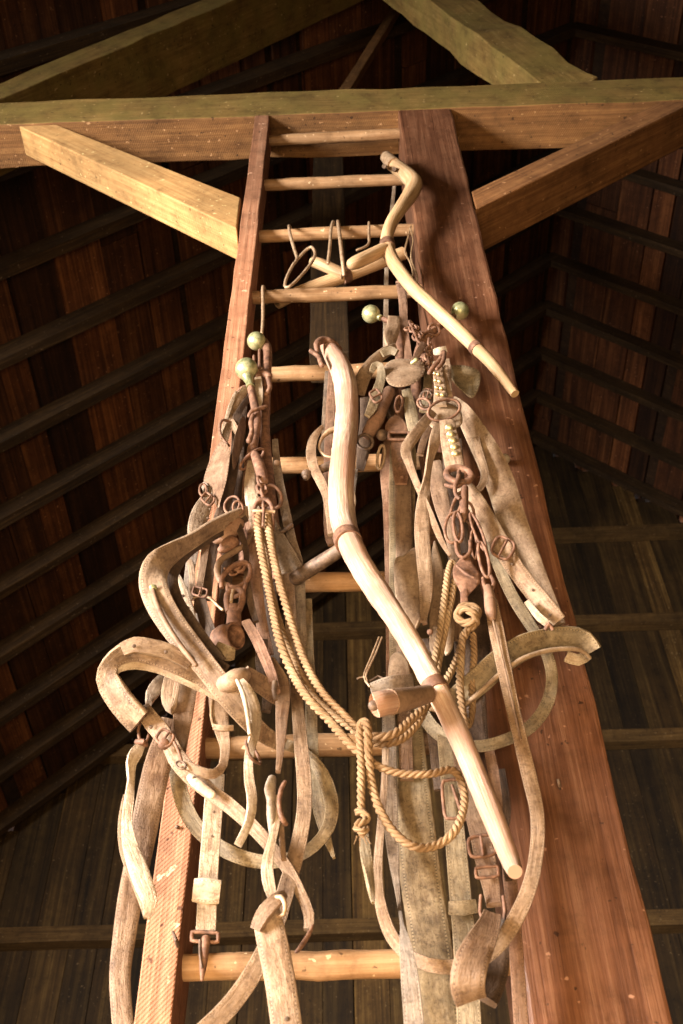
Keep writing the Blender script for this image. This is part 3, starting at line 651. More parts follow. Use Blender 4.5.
t = T('hame', 371, 314, -.03, 'iron hame with pale brass ball, left of the right-hand pair', 'hame')
k = ball('ball', 371, 314, 9.3, 'brass', t, -.035)
tube('ball_neck', [(375, 316, 9, -.034), (379, 317, 6, -.034), (381, 318, 6.5, -.034)], 'brass', k, n=12)
tube('bar', [(379, 317, 5, -.032), (388, 321, 6, -.03), (396, 328, 8, -.02), (400, 345, 10, -.015), (400, 375, 11), (399, 410, 12), (396, 450, 12), (394, 500, 12, .0), (392, 560, 12, .0)], 'rust', t, n=12)
t = T('hame', 460, 311, -.05, 'iron hame with dull brass ball against the post, behind the yellow snath', 'hame')
ball('ball', 460, 311, 9.3, 'brass', t, -.035)
tube('bar', [(454, 316, 6, -.037), (443, 324, 7, -.04), (432, 332, 8, -.042), (424, 341, 9, -.042), (418, 356, 10, -.035), (416, 390, 11, -.02), (420, 430, 12, -.01), (428, 480, 12, -.01), (432, 540, 12, -.01)], 'rust', t, n=12)
ringo('staple', 427, 336, 6, 4, 3, 'rust', t, -.05, -30, .008); ringo('staple', 434, 330, 5, 6, 3, 'rust', t, -.05, -30, .008)
# chains between and below the hames
t = T('hame_chain', 415, 340, -.055, 'tangle of short rusty chain at the top of the right-hand hames', 'chain')
chain([(411, 322, 3), (415, 334, 3), (421, 344, 3), (423, 356, 3), (425, 368, 3)], t, -.062, (7, 11), 2.6)
chain([(430, 340, 3), (428, 352, 3), (429, 364, 3), (432, 376, 3)], t, -.07, (7, 12), 2.8)
chain([(405, 330, 3), (414, 328, 3), (420, 336, 3)], t, -.06, (6, 9), 2.4)
t = T('trace_chain', 264, 490, -.095, 'short rusty chain below the left hames that carries the rope clevis', 'chain')
chain([(260, 478, 3), (262, 490, 3), (264, 503, 3), (264, 512, 3)], t, -.095, (9, 14), 3.4)
ringo('side_ring', 272, 497, 9, 12, 3.6, 'rust', t, -.08, -20, .01)
tube('clevis', [(255, 528, 3.5, -.095), (254, 512, 4, -.098), (257, 503, 5, -.1), (264, 500, 6, -.1), (271, 504, 5, -.1), (273, 514, 4, -.098), (273, 530, 3.5, -.095)], 'rust', t, n=8)
tube('clevis_pin', [(253, 511, 4, -.1), (264, 511, 4, -.102), (275, 512, 4, -.1)], 'wire', t, n=8)
tube('prong', [(264, 508, 3, -.106), (263, 527, 3, -.106)], 'rust', t, n=8)
# ------------------------------------------------------------------ left bridle with blinders
t = T('bridle', 225, 440, -.07, 'dark leather bridle with two blinders hanging at the left rail below the brass balls', 'bridle')
pad('blinder', [(222, 441), (230, 450), (229, 468), (226, 484), (221, 501), (218, 508), (211, 497), (204, 483), (205, 474), (209, 462), (215, 449)], 'brown', t, -.085, .006, .006, gx=-.0012)
pad('blinder', [(243, 416), (246, 424), (244, 440), (240, 455), (234, 470), (232, 458), (234, 440), (238, 426)], 'brown', t, -.07, .006, .003, gx=.004)
ribbon('crown_strap', [(246, 388, 8, -.05), (238, 400, 8, -.055), (232, 412, 7), (229, 424, 7, -.06), (224, 441, 8, -.08)], 'tan', t)
ribbon('cheek_strap', [(251, 395, 6, -.05), (240, 410, 6, -.06), (236, 420, 8), (236, 440, 9, -.06), (233, 470, 10, -.065), (226, 500, 12, -.07), (218, 525, 13, -.07), (210, 560, 12, -.065), (206, 600, 11, -.06)], 'dark', t)
tube('blinder_wire', [(232, 423, 2.6, -.06), (224, 420, 3, -.07), (220, 424, 3, -.075), (221, 436, 3, -.08), (229, 446, 3, -.08)], 'rust', t, n=8)
ribbon('strap', [(231, 421, 7, -.06), (236, 430, 7, -.065), (239, 436, 5, -.06)], 'tan_plain', t)
ribbon('cheek_strap', [(203, 484, 6, -.075), (208, 494, 10, -.08), (201, 512, 18), (196, 528, 17, -.085), (194, 545, 12, -.08), (190, 570, 10, -.07), (187, 600, 10, -.06)], 'grey', t, wav=.1)
ringo('small_ring', 203, 490, 3.5, 6, 2.4, 'rust', t, -.085)
buckle(208, 499, 12, 9, 40, 2.4, t, -.09)
holes([(210, 509), (208, 518), (204, 531)], t, -.087, 1.4)
ribbon('nose_strap', [(193, 530, 6, -.075), (190, 540, 7), (189, 556, 6), (192, 575, 6, -.07), (193, 600, 6, -.06)], 'tan', t)
ribbon('strap_keeper', [(196, 532, 4, -.095), (204, 536, 4, -.097)], 'rust', t)
# rusty bit with roller under the bridle
t = T('driving_bit', 225, 545, -.08, 'rusty bit with red iron roller and curled rings, left of the ropes', 'bit')
ball('roller_end', 227, 530, 11, 'rust', t, -.085, .9)
tube('roller', [(216, 540, 9, -.085), (226, 535, 16, -.088), (238, 524, 14, -.085)], 'red', t, n=14, dome=(True, True))
tube('roller_collar', [(221, 550, 8, -.088), (227, 546, 15, -.09), (232, 543, 16, -.09)], 'rust', t, n=14, dome=(True, True))
tube('cheek_ring', [(252, 535, 5, -.07), (245, 545, 6, -.085), (232, 553, 6.5, -.095), (221, 560, 6.5, -.1), (217, 570, 7, -.1), (220, 580, 6.5, -.1), (226, 586, 6, -.095)], 'brown', t, n=10)
tube('cheek_ring', [(222, 588, 5, -.1), (222, 578, 5.5, -.105), (230, 568, 6, -.108), (240, 563, 6, -.105), (249, 565, 5, -.1), (250, 575, 5, -.095), (244, 584, 5.5, -.095), (234, 588, 5.5, -.1), (228, 584, 5, -.1)], 'rust', t, n=10)
chain([(226, 568, 3), (233, 572, 3), (240, 565, 3), (248, 563, 3)], t, -.1, (6, 9), 2.6)
tube('hook', [(237, 572, 4, -.1), (243, 570, 4), (247, 562, 4), (250, 566, 4)], 'rust', t, n=8)
tube('hook', [(228, 584, 5, -.1), (228, 590, 5), (234, 597, 5), (243, 592, 5), (246, 583, 4)], 'rust', t, n=8)
# iron swivel cup
t = T('swivel_shackle', 236, 600, -.1, 'red rusted iron shackle ending in a hollow cup above the rolled leather', 'shackle')
tube('bow', [(229, 612, 7, -.1), (227, 600, 7, -.1), (229, 592, 7, -.1), (236, 589, 7, -.1), (242, 592, 7, -.1), (242, 602, 7, -.1), (238, 612, 7, -.1)], 'rust', t, n=10)
tube('neck', [(234, 606, 14, -.1), (234, 615, 14, -.1), (234, 625, 16, -.1)], 'rust', t, n=12, flat=.6)
tube('rivet', [(233, 590, 3.4, -.112), (231, 602, 3.4, -.112)], 'wire', t, n=8)
# the cup is an open lathe shape turned towards the right
c0 = P(222, 640, -.10); ax = (P(242, 634, -.12)-c0).normalized(); s_ = ax.cross(Vector((0, 0, 1))).normalized(); k_ = ax.cross(s_)
mb = MB(); R0 = m_of(14.5, c0); rings = []
for (q, r) in ((-0.75, .15), (-.62, .6), (-.3, .9), (.2, 1.02), (.8, 1.0), (1.3, .93), (1.3, .83), (.8, .86), (.2, .85), (-.3, .6), (-.4, .1)):
    rings.append([c0+ax*(q*R0)+(s_*math.cos(j/18*2*PI)+k_*math.sin(j/18*2*PI))*r*R0 for j in range(18)])
mb.loft(rings); mb.build('cup', 'rust', t, sharp=.8)
# ------------------------------------------------------------------ left straps
t = T('harness_collar_strap', 200, 560, -.12, 'thick doubled tan strap that bows far out left, upper of the two bowed straps', 'strap')
ribbon('strap', [(247, 512, 13, -.09, 25), (232, 518, 15, -.10, 30), (212, 528, 16, -.12, 30), (192, 541, 17, -.14, 30), (173, 552, 21, -.16, 15), (158, 564, 27, -.17, 5), (153, 580, 28, -.175), (158, 600, 28), (172, 624, 27, -.17), (189, 646, 26, -.16), (207, 668, 24, -.15), (224, 690, 24, -.14), (242, 712, 22, -.12), (262, 733, 18, -.09), (283, 745, 14, -.06)], 'collar', t, th=.007, crown=.002)
ribbon('lining', [(246, 518, 8, -.085), (230, 527, 9, -.09), (210, 538, 9, -.11), (190, 551, 10, -.13), (178, 562, 14, -.145), (172, 578, 12, -.15), (178, 600, 11, -.155), (192, 622, 11, -.15), (208, 645, 11, -.14), (222, 662, 11, -.13)], 'dark', t, th=.006)
tube('stitched_ridge', [(153, 590, 5, -.181), (156, 602, 6, -.184), (165, 622, 6, -.182), (180, 645, 6, -.174), (196, 665, 5, -.164)], 'brown', t, n=8, dome=(True, True))
ball('rivet', 153, 588, 4, 'brass', t, -.182, .5, 12)
t = T('harness_collar_strap', 150, 660, -.15, 'thick tan strap folded back in a bend at far left, lower of the bowed pair', 'strap')
ribbon('strap', [(238, 706, 16, -.10, 10), (222, 690, 20, -.12, 10), (203, 676, 22, -.13, 15), (182, 664, 25, -.15, 20), (160, 655, 26, -.16, 25), (138, 650, 24, -.17, 25), (122, 654, 20, -.17, 20), (110, 664, 17, -.165, 10), (107, 677, 22, -.155, -15), (115, 693, 30, -.145, -38), (127, 709, 34, -.135, -45), (139, 722, 34, -.125, -45)], 'collar', t, th=.008, crown=.0015)
ribbon('lining', [(228, 702, 9, -.10), (205, 690, 9, -.115), (182, 679, 9, -.13), (158, 669, 9, -.14), (136, 665, 9, -.15), (119, 668, 9, -.155), (108, 680, 5, -.15)], 'cream', t, th=.006)
ribbon('overlay', [(122, 650, 14, -.181, 20), (135, 645, 17, -.183, 25), (150, 647, 17, -.178, 25), (170, 652, 16, -.168, 20), (190, 664, 12, -.152, 15)], 'tan_plain', t, th=.006)
holes([(134, 646), (166, 652)], t, -.187, 2)
t = T('rolled_strap', 240, 684, -.15, 'yellowish rolled leather loop with a long pale tail hanging left of the ropes', 'strap')
tube('roll', [(224, 684, 17, -.145), (231, 682, 21, -.15), (239, 678, 21, -.15), (244, 675, 15, -.145)], 'tan', t, n=14, dome=(True, True))
ribbon('back_layer', [(244, 672, 14, -.14), (258, 682, 18, -.12), (274, 694, 18, -.10), (286, 704, 12, -.08)], 'brown', t)
ribbon('back_layer', [(196, 650, 10, -.12), (212, 662, 14, -.13), (226, 670, 12, -.135)], 'dark', t)
ribbon('tail', [(240, 681, 9, -.16), (249, 696, 15, -.155, 20), (254, 715, 17, -.15, 35), (254, 735, 11, -.15, 35), (249, 756, 9, -.15), (249, 778, 10, -.15), (252, 800, 10, -.15, 20), (249, 822, 9, -.15, 20), (238, 845, 8, -.15)], 'cream', t, th=.0045)
tube('tail_piping', [(237, 680, 4, -.168), (243, 694, 5, -.168), (247, 712, 4.5, -.167), (250, 735, 4.5, -.165)], 'cream', t, n=8)
tube('wire_loop', [(246, 741, 3, -.165), (248, 752, 3.4, -.17), (253, 760, 3.4, -.165), (260, 764, 3, -.15), (259, 758, 3, -.14), (254, 748, 3, -.14)], 'rust', t, n=8)
one(ribbon('leather_scrap', [(216, 648, 14, -.13), (226, 653, 16, -.135), (234, 654, 12, -.13)], 'olive', None), 'small curled olive leather scrap under the rusted cup', 'leather')
one(ribbon('trace_belt', [(170, 720, 18, -.06), (166, 735, 21, -.065), (159, 760, 26, -.07), (152, 790, 27), (145, 825, 27), (138, 860, 26), (130, 900, 25), (124, 940, 23), (120, 980, 21), (124, 1035, 21)], 'brown', None), 'broad plain leather belt at far left, bulging past the rail to the bottom edge', 'belt')
t = T('hanging_strap', 137, 755, -.1, 'thin twisting strap tied by a wire loop at the far left edge of the tack', 'strap')
tube('wire_loop', [(145, 716, 3, -.10), (139, 725, 3.4, -.105), (139, 737, 3.2), (143, 744, 3.2), (148, 738, 3), (149, 728, 3, -.09)], 'rust', t, n=8)
tube('wire_twist', [(137, 742, 6, -.105), (143, 742, 7, -.108), (146, 745, 5, -.1)], 'rust', t, n=8, dome=(True, True))
ribbon('strap', [(142, 744, 7, -.1), (136, 753, 13, -.105), (131, 764, 11, -.105, 30), (131, 780, 7, -.1, 30), (129, 800, 10, -.1), (127, 825, 11), (130, 845, 15, -.105), (137, 865, 19, -.11), (144, 885, 19), (150, 902, 15, -.11), (147, 917, 8, -.1)], 'cream', t)
ribbon('strap_return', [(146, 917, 5, -.1), (142, 903, 6, -.095), (133, 880, 6), (125, 860, 6), (121, 840, 6), (122, 818, 7), (126, 796, 6, -.09)], 'tan_plain', t)
t = T('breeching_strap', 215, 795, -.08, 'tan strap with buckle and bolt holes slanting down right across the left rail', 'strap')
ribbon('strap', [(143, 708, 14, -.11), (149, 718, 18, -.115), (160, 731, 19, -.115), (170, 744, 17, -.11), (177, 758, 19, -.11), (190, 774, 19, -.105), (208, 790, 16, -.10), (230, 806, 15, -.10), (252, 826, 14, -.10), (270, 846, 13, -.10), (287, 868, 12, -.09), (300, 892, 11, -.085), (309, 915, 11, -.08), (308, 930, 9, -.08)], 'tan', t, th=.006)
buckle(165, 738, 15, 14, 35, 3.2, t, -.125); ball('buckle_boss', 164, 744, 6, 'rust', t, -.125, .6, 12)
tube('tie', [(174, 742, 3, -.125), (179, 752, 3.4, -.125), (182, 763, 3.2, -.12)], 'rust', t, n=8)
ringo('eyelet', 181, 765, 5, 3.5, 2.4, 'rust_dark', t, -.122, 25); holes([(151, 727), (194, 778)], t, -.121, 2)
tube('billet', [(190, 777, 8, -.118), (196, 783, 10, -.118), (212, 795, 9, -.115)], 'cream', t, n=10, dome=(True, True), flat=.5)
tube('tongue_hook', [(313, 925, 2.5, -.09), (308, 936, 5, -.095), (300, 948, 5, -.1), (296, 952, 3, -.1)], 'rust', t, n=8, dome=(True, True))
t = T('loop_strap', 222, 735, -.09, 'short strap with a keeper curving up from the bolt hole beside the rail', 'strap')
ribbon('strap', [(216, 695, 15, -.085), (219, 712, 18, -.09), (222, 730, 15, -.095), (225, 748, 10, -.10), (223, 765, 9, -.105), (214, 774, 10, -.11), (200, 772, 11, -.115), (184, 764, 9, -.118)], 'tan', t, th=.005)
ribbon('keeper', [(214, 727, 6, -.099), (223, 728, 6, -.102), (233, 728, 6, -.098)], 'tan_plain', t)
tube('side_wire', [(212, 700, 2.6, -.09), (211, 715, 3, -.095), (214, 728, 3, -.1)], 'wire', t, n=8)
one(ribbon('round_loop_strap', [(174, 742, 12, -.05), (176, 768, 14), (181, 795, 16), (193, 822, 16), (212, 842, 15), (238, 856, 15), (265, 862, 14, -.05), (292, 858, 13), (314, 846, 12), (328, 828, 13), (332, 806, 14), (326, 782, 14), (314, 762, 12), (296, 748, 11), (276, 742, 11)], 'olive', None, th=.005), 'greenish strap bent into a big round loop behind the other left-hand straps', 'strap')
t = T('hook_billet_strap', 208, 870, -.07, 'straight pale strap with snap hook ending above the bottom rung, beside the rail', 'strap')
ribbon('strap', [(216, 775, 17, -.07), (214, 800, 19), (211, 840, 19, -.075), (208, 880, 20), (206, 932, 20, -.075)], 'cream', t, th=.006)
ribbon('keeper', [(194, 890, 22, -.083), (207, 891, 25, -.085), (220, 892, 22, -.083)], 'cream', t, th=.006)
buckle(205, 937, 26, 9, 3, 4, t, -.08, prong=False)
tube('snap_hook', [(206, 938, 9, -.082), (205, 950, 8, -.085), (203, 965, 8), (202, 980, 3, -.085)], 'rust', t, n=10, dome=(False, True))
tube('snap_spring', [(200, 940, 3, -.085), (200, 955, 2.6, -.09), (202, 968, 2.6, -.09)], 'rust_dark', t, n=8)
holes([(214, 812), (212, 836)], t, -.079, 1.5)
one(ribbon('leather_flap', [(190, 664, 20, -.07), (185, 690, 24, -.08), (183, 715, 20, -.085), (182, 740, 12, -.09), (182, 757, 6, -.1)], 'brown', None, crown=.006), 'pointed brown leather flap hanging under the two bowed straps', 'leather')
one(ribbon('inner_loop_strap', [(172, 672, 12, -.075), (168, 690, 13, -.08), (168, 702, 12, -.085), (172, 711, 7, -.09), (176, 700, 4, -.09), (180, 680, 4, -.085)], 'tan_plain', None), 'small narrow loop of tan leather beside the pointed brown flap', 'strap')
one(ribbon('grey_tag_strap', [(164, 676, 8, -.06), (158, 685, 14, -.065), (152, 694, 13), (149, 703, 6)], 'grey', None, th=.01), 'little blue-grey leather tag poking out left under the lower bowed strap', 'strap')
t = T('hole_strap', 180, 600, -.07, 'pale strap end with punched holes inside the upper bowed strap', 'strap')
ribbon('strap', [(174, 578, 14, -.085), (181, 596, 17, -.085), (188, 618, 16, -.085), (194, 645, 14, -.075)], 'cream', t); holes([(183, 596), (182, 607), (188, 608)], t, -.089, 1.8)
one(ribbon('pale_strap', [(224, 520, 8, -.055), (215, 540, 10, -.055), (209, 562, 13), (205, 585, 12), (200, 610, 10), (195, 650, 10)], 'grey', None), 'stiff pale grey strap slanting down between bridle and rusty bit', 'strap')
one(tube('bent_wire', [(193, 598, 3, -.08), (200, 596, 3.4), (210, 598, 3.4), (218, 606, 3), (223, 610, 3)], 'wire', None, n=8), 'bent piece of wire at mid-height inside the upper bowed strap', 'wire')
one(ribbon('brown_strap', [(250, 520, 10, -.06), (254, 545, 11, -.07), (256, 575, 12), (258, 600, 12), (263, 630, 11, -.07), (270, 655, 8, -.06)], 'red', None), 'red-brown strap running straight down just left of the ropes', 'strap')
one(ribbon('tug_strap', [(252, 462, 9, -.065), (250, 480, 11, -.07), (252, 500, 14, -.075), (256, 522, 12, -.07), (262, 545, 8, -.06)], 'cream', None), 'short whitish strap between the bars of the left hames', 'strap')
t = T('linked_strap', 270, 660, -.13, 'narrow brown strap from the rusted cup to a grey buckled joint and split tail', 'strap')
ribbon('strap', [(246, 622, 9, -.12, 20), (257, 640, 11, -.125), (265, 658, 11), (272, 676, 10), (276, 692, 9, -.13)], 'red', t, th=.007)
ribbon('strap', [(270, 660, 10, -.11), (281, 680, 14), (283, 697, 15, -.12), (282, 715, 13), (281, 735, 10), (280, 755, 7), (278, 772, 5, -.12)], 'brown', t, th=.006)
tube('joint', [(275, 682, 6, -.138), (274, 692, 5, -.14), (276, 700, 5, -.138)], 'rust_dark', t, n=8)
tube('joint_bulb', [(272, 779, 9, -.125), (270, 790, 12, -.13), (271, 800, 9, -.128), (271, 815, 9, -.128), (272, 835, 6, -.12)], 'grey', t, n=12, dome=(True, True))
tube('hook', [(285, 782, 4, -.135), (281, 790, 5, -.138), (279, 805, 5, -.138), (282, 818, 6, -.138), (286, 824, 5, -.13)], 'rust', t, n=8, dome=(True, True))
ribbon('tail', [(278, 796, 5, -.125), (277, 820, 7), (271, 845, 9), (267, 868, 12), (270, 888, 12), (274, 900, 8, -.12)], 'cream', t)
ribbon('tail', [(281, 812, 5, -.115), (282, 840, 6), (284, 860, 5, -.115)], 'brown', t)
t = T('knotted_strap', 272, 915, -.13, 'wide pale strap pulled through a ring and knot, running off the bottom edge', 'strap')
ribbon('strap', [(272, 905, 16, -.125), (268, 918, 28, -.13), (273, 945, 31, -.13), (280, 980, 31), (288, 1035, 32)], 'tan', t, th=.006)
ribbon('fold', [(256, 930, 12, -.135, 30), (263, 915, 16, -.14, 30), (276, 900, 14, -.14, 20), (284, 895, 8, -.13)], 'brown', t, th=.006)
tube('ring', [(274, 898, 4, -.14), (281, 897, 5.5, -.145), (285, 904, 5, -.145), (284, 914, 4, -.14), (278, 916, 4, -.135)], 'wire', t, n=8)
ball('hole', 287, 1019, 2.6, 'dark', t, -.134, .3, 10)
one(ribbon('long_trace_strap', [(288, 575, 12, -.05), (291, 620, 12), (294, 665, 12), (297, 700, 12, -.06), (301, 745, 14, -.07), (304, 780, 15), (304, 812, 15, -.08), (297, 850, 16), (286, 890, 17, -.09), (272, 935, 18), (252, 975, 19), (228, 1008, 20), (200, 1035, 20)], 'tan', None, th=.006), 'long ridged strap falling right of the grey joint, then swinging left to the bottom edge', 'strap')
one(ribbon('pointed_strap', [(306, 600, 12, -.03), (308, 650, 12, -.04), (311, 700, 12), (312, 740, 12), (315, 780, 12), (320, 812, 13), (327, 838, 9), (334, 858, 3)], 'olive', None), 'dark olive strap with a pointed end, nearest the ropes on the left', 'strap')
one(ribbon('crossed_strap', [(268, 520, 14, -.045), (279, 545, 20), (291, 568, 22), (298, 580, 14, -.04), (300, 620, 12), (302, 660, 12, -.04)], 'grey', None), 'greyish strap passing behind the upper ropes toward the blunt snath nib', 'strap')
t = T('narrow_strap', 280, 490, -.035, 'narrow pale strap with a flat head just right of the left hames', 'strap')
ribbon('strap', [(275, 440, 6, -.03), (277, 465, 8, -.035), (281, 490, 9), (286, 515, 10, -.035), (292, 540, 9), (300, 565, 7), (298, 585, 8)], 'grey', t); ball('head', 277, 463, 3.5, 'brown', t, -.045, .5, 12)
tube('keeper', [(280, 532, 4, -.05), (286, 530, 5, -.052), (292, 525, 4, -.05)], 'rust_dark', t, n=8)
# the dense tack behind the left hames
def st(name, pts, mat, label, Y=-.05, **k): return one(ribbon(name, pts, mat, None, Y=Y, **k), label, 'strap')
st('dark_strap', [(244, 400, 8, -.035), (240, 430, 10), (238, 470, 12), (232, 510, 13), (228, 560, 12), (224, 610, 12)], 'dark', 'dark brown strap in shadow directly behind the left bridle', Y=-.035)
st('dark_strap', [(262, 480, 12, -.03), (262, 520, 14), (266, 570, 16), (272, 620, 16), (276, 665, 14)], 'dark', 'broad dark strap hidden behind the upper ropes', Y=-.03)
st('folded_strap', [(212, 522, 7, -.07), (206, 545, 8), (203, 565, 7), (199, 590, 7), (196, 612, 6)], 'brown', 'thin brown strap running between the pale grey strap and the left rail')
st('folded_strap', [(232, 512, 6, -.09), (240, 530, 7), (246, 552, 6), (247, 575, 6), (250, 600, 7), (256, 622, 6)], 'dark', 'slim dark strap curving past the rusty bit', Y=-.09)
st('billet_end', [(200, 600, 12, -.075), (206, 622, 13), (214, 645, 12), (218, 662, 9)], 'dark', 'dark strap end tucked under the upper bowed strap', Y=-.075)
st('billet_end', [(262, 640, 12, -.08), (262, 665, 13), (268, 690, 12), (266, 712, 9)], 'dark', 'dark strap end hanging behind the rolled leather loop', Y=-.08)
st('thin_strap', [(236, 392, 3, -.06), (231, 404, 4), (226, 420, 4), (222, 436, 4)], 'cream', 'thin pale cord-like strap at the crown of the left bridle', Y=-.06)
t = T('small_buckle', 240, 500, -.1, 'small rusty rings and buckle above the red iron roller', 'buckle')
ringo('ring', 232, 505, 7, 9, 2.6, 'rust', t, -.1, 30, .008); ringo('ring', 238, 508, 5, 7, 2.4, 'rust', t, -.105, -10, .008); buckle(200, 592, 14, 8, 15, 2.4, t, -.09)
# ------------------------------------------------------------------ ropes
t = T('hemp_rope', 264, 520, -.11, 'long golden hemp rope swagged from the left hames across to the knot on the right', 'rope')
rope('strand', [(258, 514, 9, -.095), (258, 530, 9, -.10), (262, 556, 9, -.11), (268, 586, 9), (273, 612, 9, -.12), (280, 642, 10, -.13), (292, 672, 10), (307, 697, 10, -.15), (327, 718, 10), (346, 740, 10, -.16), (362, 755, 9), (382, 768, 9, -.16), (405, 774, 9), (430, 774, 9), (452, 770, 9, -.15), (462, 784, 9, -.14), (464, 806, 9), (454, 832, 10, -.15), (434, 846, 10), (412, 846, 10, -.16), (392, 830, 10), (378, 806, 10), (371, 780, 10), (369, 755, 10, -.17), (368, 735, 10, -.185), (366, 723, 10, -.185), (361, 724, 9, -.175), (360, 740, 9, -.165), (361, 765, 9), (361, 790, 9), (361, 815, 9, -.16)], 'rope', t)
rope('strand', [(267, 514, 9, -.095), (269, 532, 9, -.10), (274, 560, 9, -.11), (283, 595, 9, -.12), (294, 632, 9), (306, 664, 9, -.13), (322, 692, 9, -.14), (342, 713, 9), (358, 728, 9), (378, 737, 10, -.14), (396, 733, 10), (412, 719, 10, -.13), (428, 704, 9, -.12), (444, 684, 9, -.10), (456, 660, 8, -.09), (464, 632, 8, -.085)], 'rope', t)
rope('strand', [(262, 530, 8, -.085), (266, 560, 8, -.09), (272, 596, 8, -.10), (282, 632, 9, -.11), (295, 664, 9), (312, 694, 9, -.12), (330, 712, 9), (350, 727, 9, -.12), (372, 742, 9), (398, 741, 9, -.12), (418, 722, 9, -.11), (430, 694, 8, -.10), (434, 665, 8), (440, 630, 8, -.10), (445, 595, 8), (448, 572, 7), (452, 562, 7, -.09), (455, 572, 7, -.095), (452, 596, 8), (446, 626, 8, -.095), (440, 655, 8, -.09), (436, 680, 8, -.08), (432, 712, 8, -.06)], 'rope', t)
rope('strand', [(463, 634, 8, -.11), (461, 655, 9), (460, 685, 9, -.11), (463, 712, 8), (468, 726, 7, -.10), (472, 712, 8), (472, 685, 8, -.10), (474, 655, 8, -.10), (473, 634, 8, -.10)], 'rope', t)
rope('knot', [(457, 615, 8, -.105), (461, 607, 8, -.115), (472, 606, 9, -.12), (478, 613, 9, -.12), (472, 622, 9, -.125), (462, 622, 9, -.12), (457, 614, 9, -.125), (464, 609, 9, -.135), (474, 614, 9, -.135), (476, 624, 8, -.12), (468, 630, 8, -.11), (464, 638, 8, -.11)], 'rope', t, pitch=4)
rope('end_knot', [(357, 812, 8, -.16), (364, 813, 9, -.168), (367, 819, 9, -.165), (360, 823, 9, -.172), (356, 828, 8, -.168), (363, 832, 8, -.172), (367, 828, 8, -.165), (361, 836, 7, -.165)], 'rope', t, pitch=4)
for (x, y, dx, dy) in ((357, 836, -3, 8), (360, 838, 0, 9), (364, 838, 3, 7), (366, 836, 5, 8)): tube('frayed_end', [(x, y, 1.6, -.165), (x+dx*.5, y+dy*.6, 1.2, -.165), (x+dx, y+dy, .8, -.165)], 'rope', t, n=5)
one(ribbon('rope_tail_strap', [(364, 830, 8, -.155), (365, 848, 11, -.155), (368, 868, 11, -.155, 30), (371, 888, 8, -.155, 40), (373, 903, 3, -.155)], 'olive', None), 'short pointed leather tail hanging from the knotted rope end in the centre', 'strap')
# ------------------------------------------------------------------ right bridle
t = T('bridle', 440, 400, -.09, 'leather bridle with brass-studded straps and two oval blinders, right of the big snath', 'bridle')
pad('blinder', [(384, 372), (386, 364), (395, 359), (408, 359), (420, 361), (425, 366), (423, 375), (415, 383), (401, 387), (389, 384)], 'tan', t, -.085, .006, .008, gy=-.001)
pad('blinder', [(447, 367), (455, 365), (467, 366), (479, 371), (480, 382), (476, 394), (471, 398), (462, 391), (454, 383), (449, 375)], 'olive', t, -.07, .006, -.004)
ribbon('blinder_edge', [(446, 367, 5, -.095), (446, 380, 5, -.098), (450, 396, 5, -.095)], 'tan', t, th=.006)
tube('rivet', [(412, 363, 4, -.095), (416, 360, 5, -.10)], 'brass', t, n=8, dome=(True, True))
ribbon('blinder_stay', [(413, 362, 5, -.09), (419, 352, 7, -.085), (423, 344, 6, -.075)], 'red', t)
ribbon('crown_strap', [(394, 317, 12, -.045), (393, 328, 14, -.055), (390, 338, 15, -.06, 20), (390, 347, 7, -.06, 30)], 'tan', t)
ribbon('crown_strap', [(396, 348, 10, -.055), (384, 353, 11, -.06), (372, 364, 13), (363, 378, 15), (358, 394, 14, -.05)], 'tan', t)
ribbon('browband_knot', [(382, 354, 7, -.068), (390, 350, 9, -.072), (397, 353, 7, -.07)], 'olive', t, th=.008)
ribbon('buckled_strap', [(372, 372, 5, -.09), (374, 366, 7, -.095), (380, 366, 8, -.095), (381, 378, 9, -.09), (377, 392, 10), (372, 408, 10, -.08), (367, 416, 6, -.08)], 'olive', t)
buckle(376, 396, 12, 9, 60, 2.6, t, -.10)
ribbon('studded_strap', [(437, 362, 8, -.10), (438, 372, 10, -.10), (440, 388, 12, -.105), (440, 406, 14, -.105)], 'tan_plain', t)
for i, (x, y) in enumerate(((436.5, 374), (437.5, 381), (439, 388), (440, 394.5))):
    for s in (-2.2, 2.2): ball('stud', x+s*(.8+.1*i), y+(s*.2), 2.1+.1*i, 'stud', t, -.1115, .6, 10)
tube('top_hook', [(429, 373, 4, -.10), (434, 366, 4.5, -.105), (440, 360, 5, -.105), (444, 352, 5, -.10), (443, 362, 4.5, -.11), (437, 369, 4, -.11)], 'rust', t, n=8, dome=(True, True))
ribbon('top_tab', [(434, 352, 6, -.085), (440, 351, 8, -.09), (446, 349, 6, -.09)], 'cream', t)
ribbon('bar_strap', [(446, 360, 7, -.08), (448, 375, 7), (449, 395, 6)], 'tan', t)
pad('face_piece', [(428, 412), (438, 404), (452, 404), (461, 412), (462, 424), (452, 430), (440, 430), (430, 426)], 'tan_plain', t, -.095, .005, .006)
ringo('rosette_ring', 444, 410, 16.5, 10, 3, 'rust', t, -.112, -18, .008)
ribbon('studded_strap', [(447, 421, 15, -.112), (449, 436, 18, -.115), (452, 452, 19), (455, 468, 19, -.115)], 'tan', t, th=.006)
for x, y, r in ((449, 428, 4.4), (450.5, 434.5, 4.4), (452.5, 441, 4.6), (454, 447.5, 4.4), (455, 454, 4)): ball('stud', x, y, r, 'stud', t, -.121, .5, 12)
ribbon('throat_strap', [(433, 412, 9, -.105), (421, 427, 11, -.11), (410, 442, 12), (406, 451, 11), (410, 466, 8), (419, 489, 7, -.10), (431, 516, 7), (441, 540, 6), (450, 556, 3, -.095)], 'tan', t)
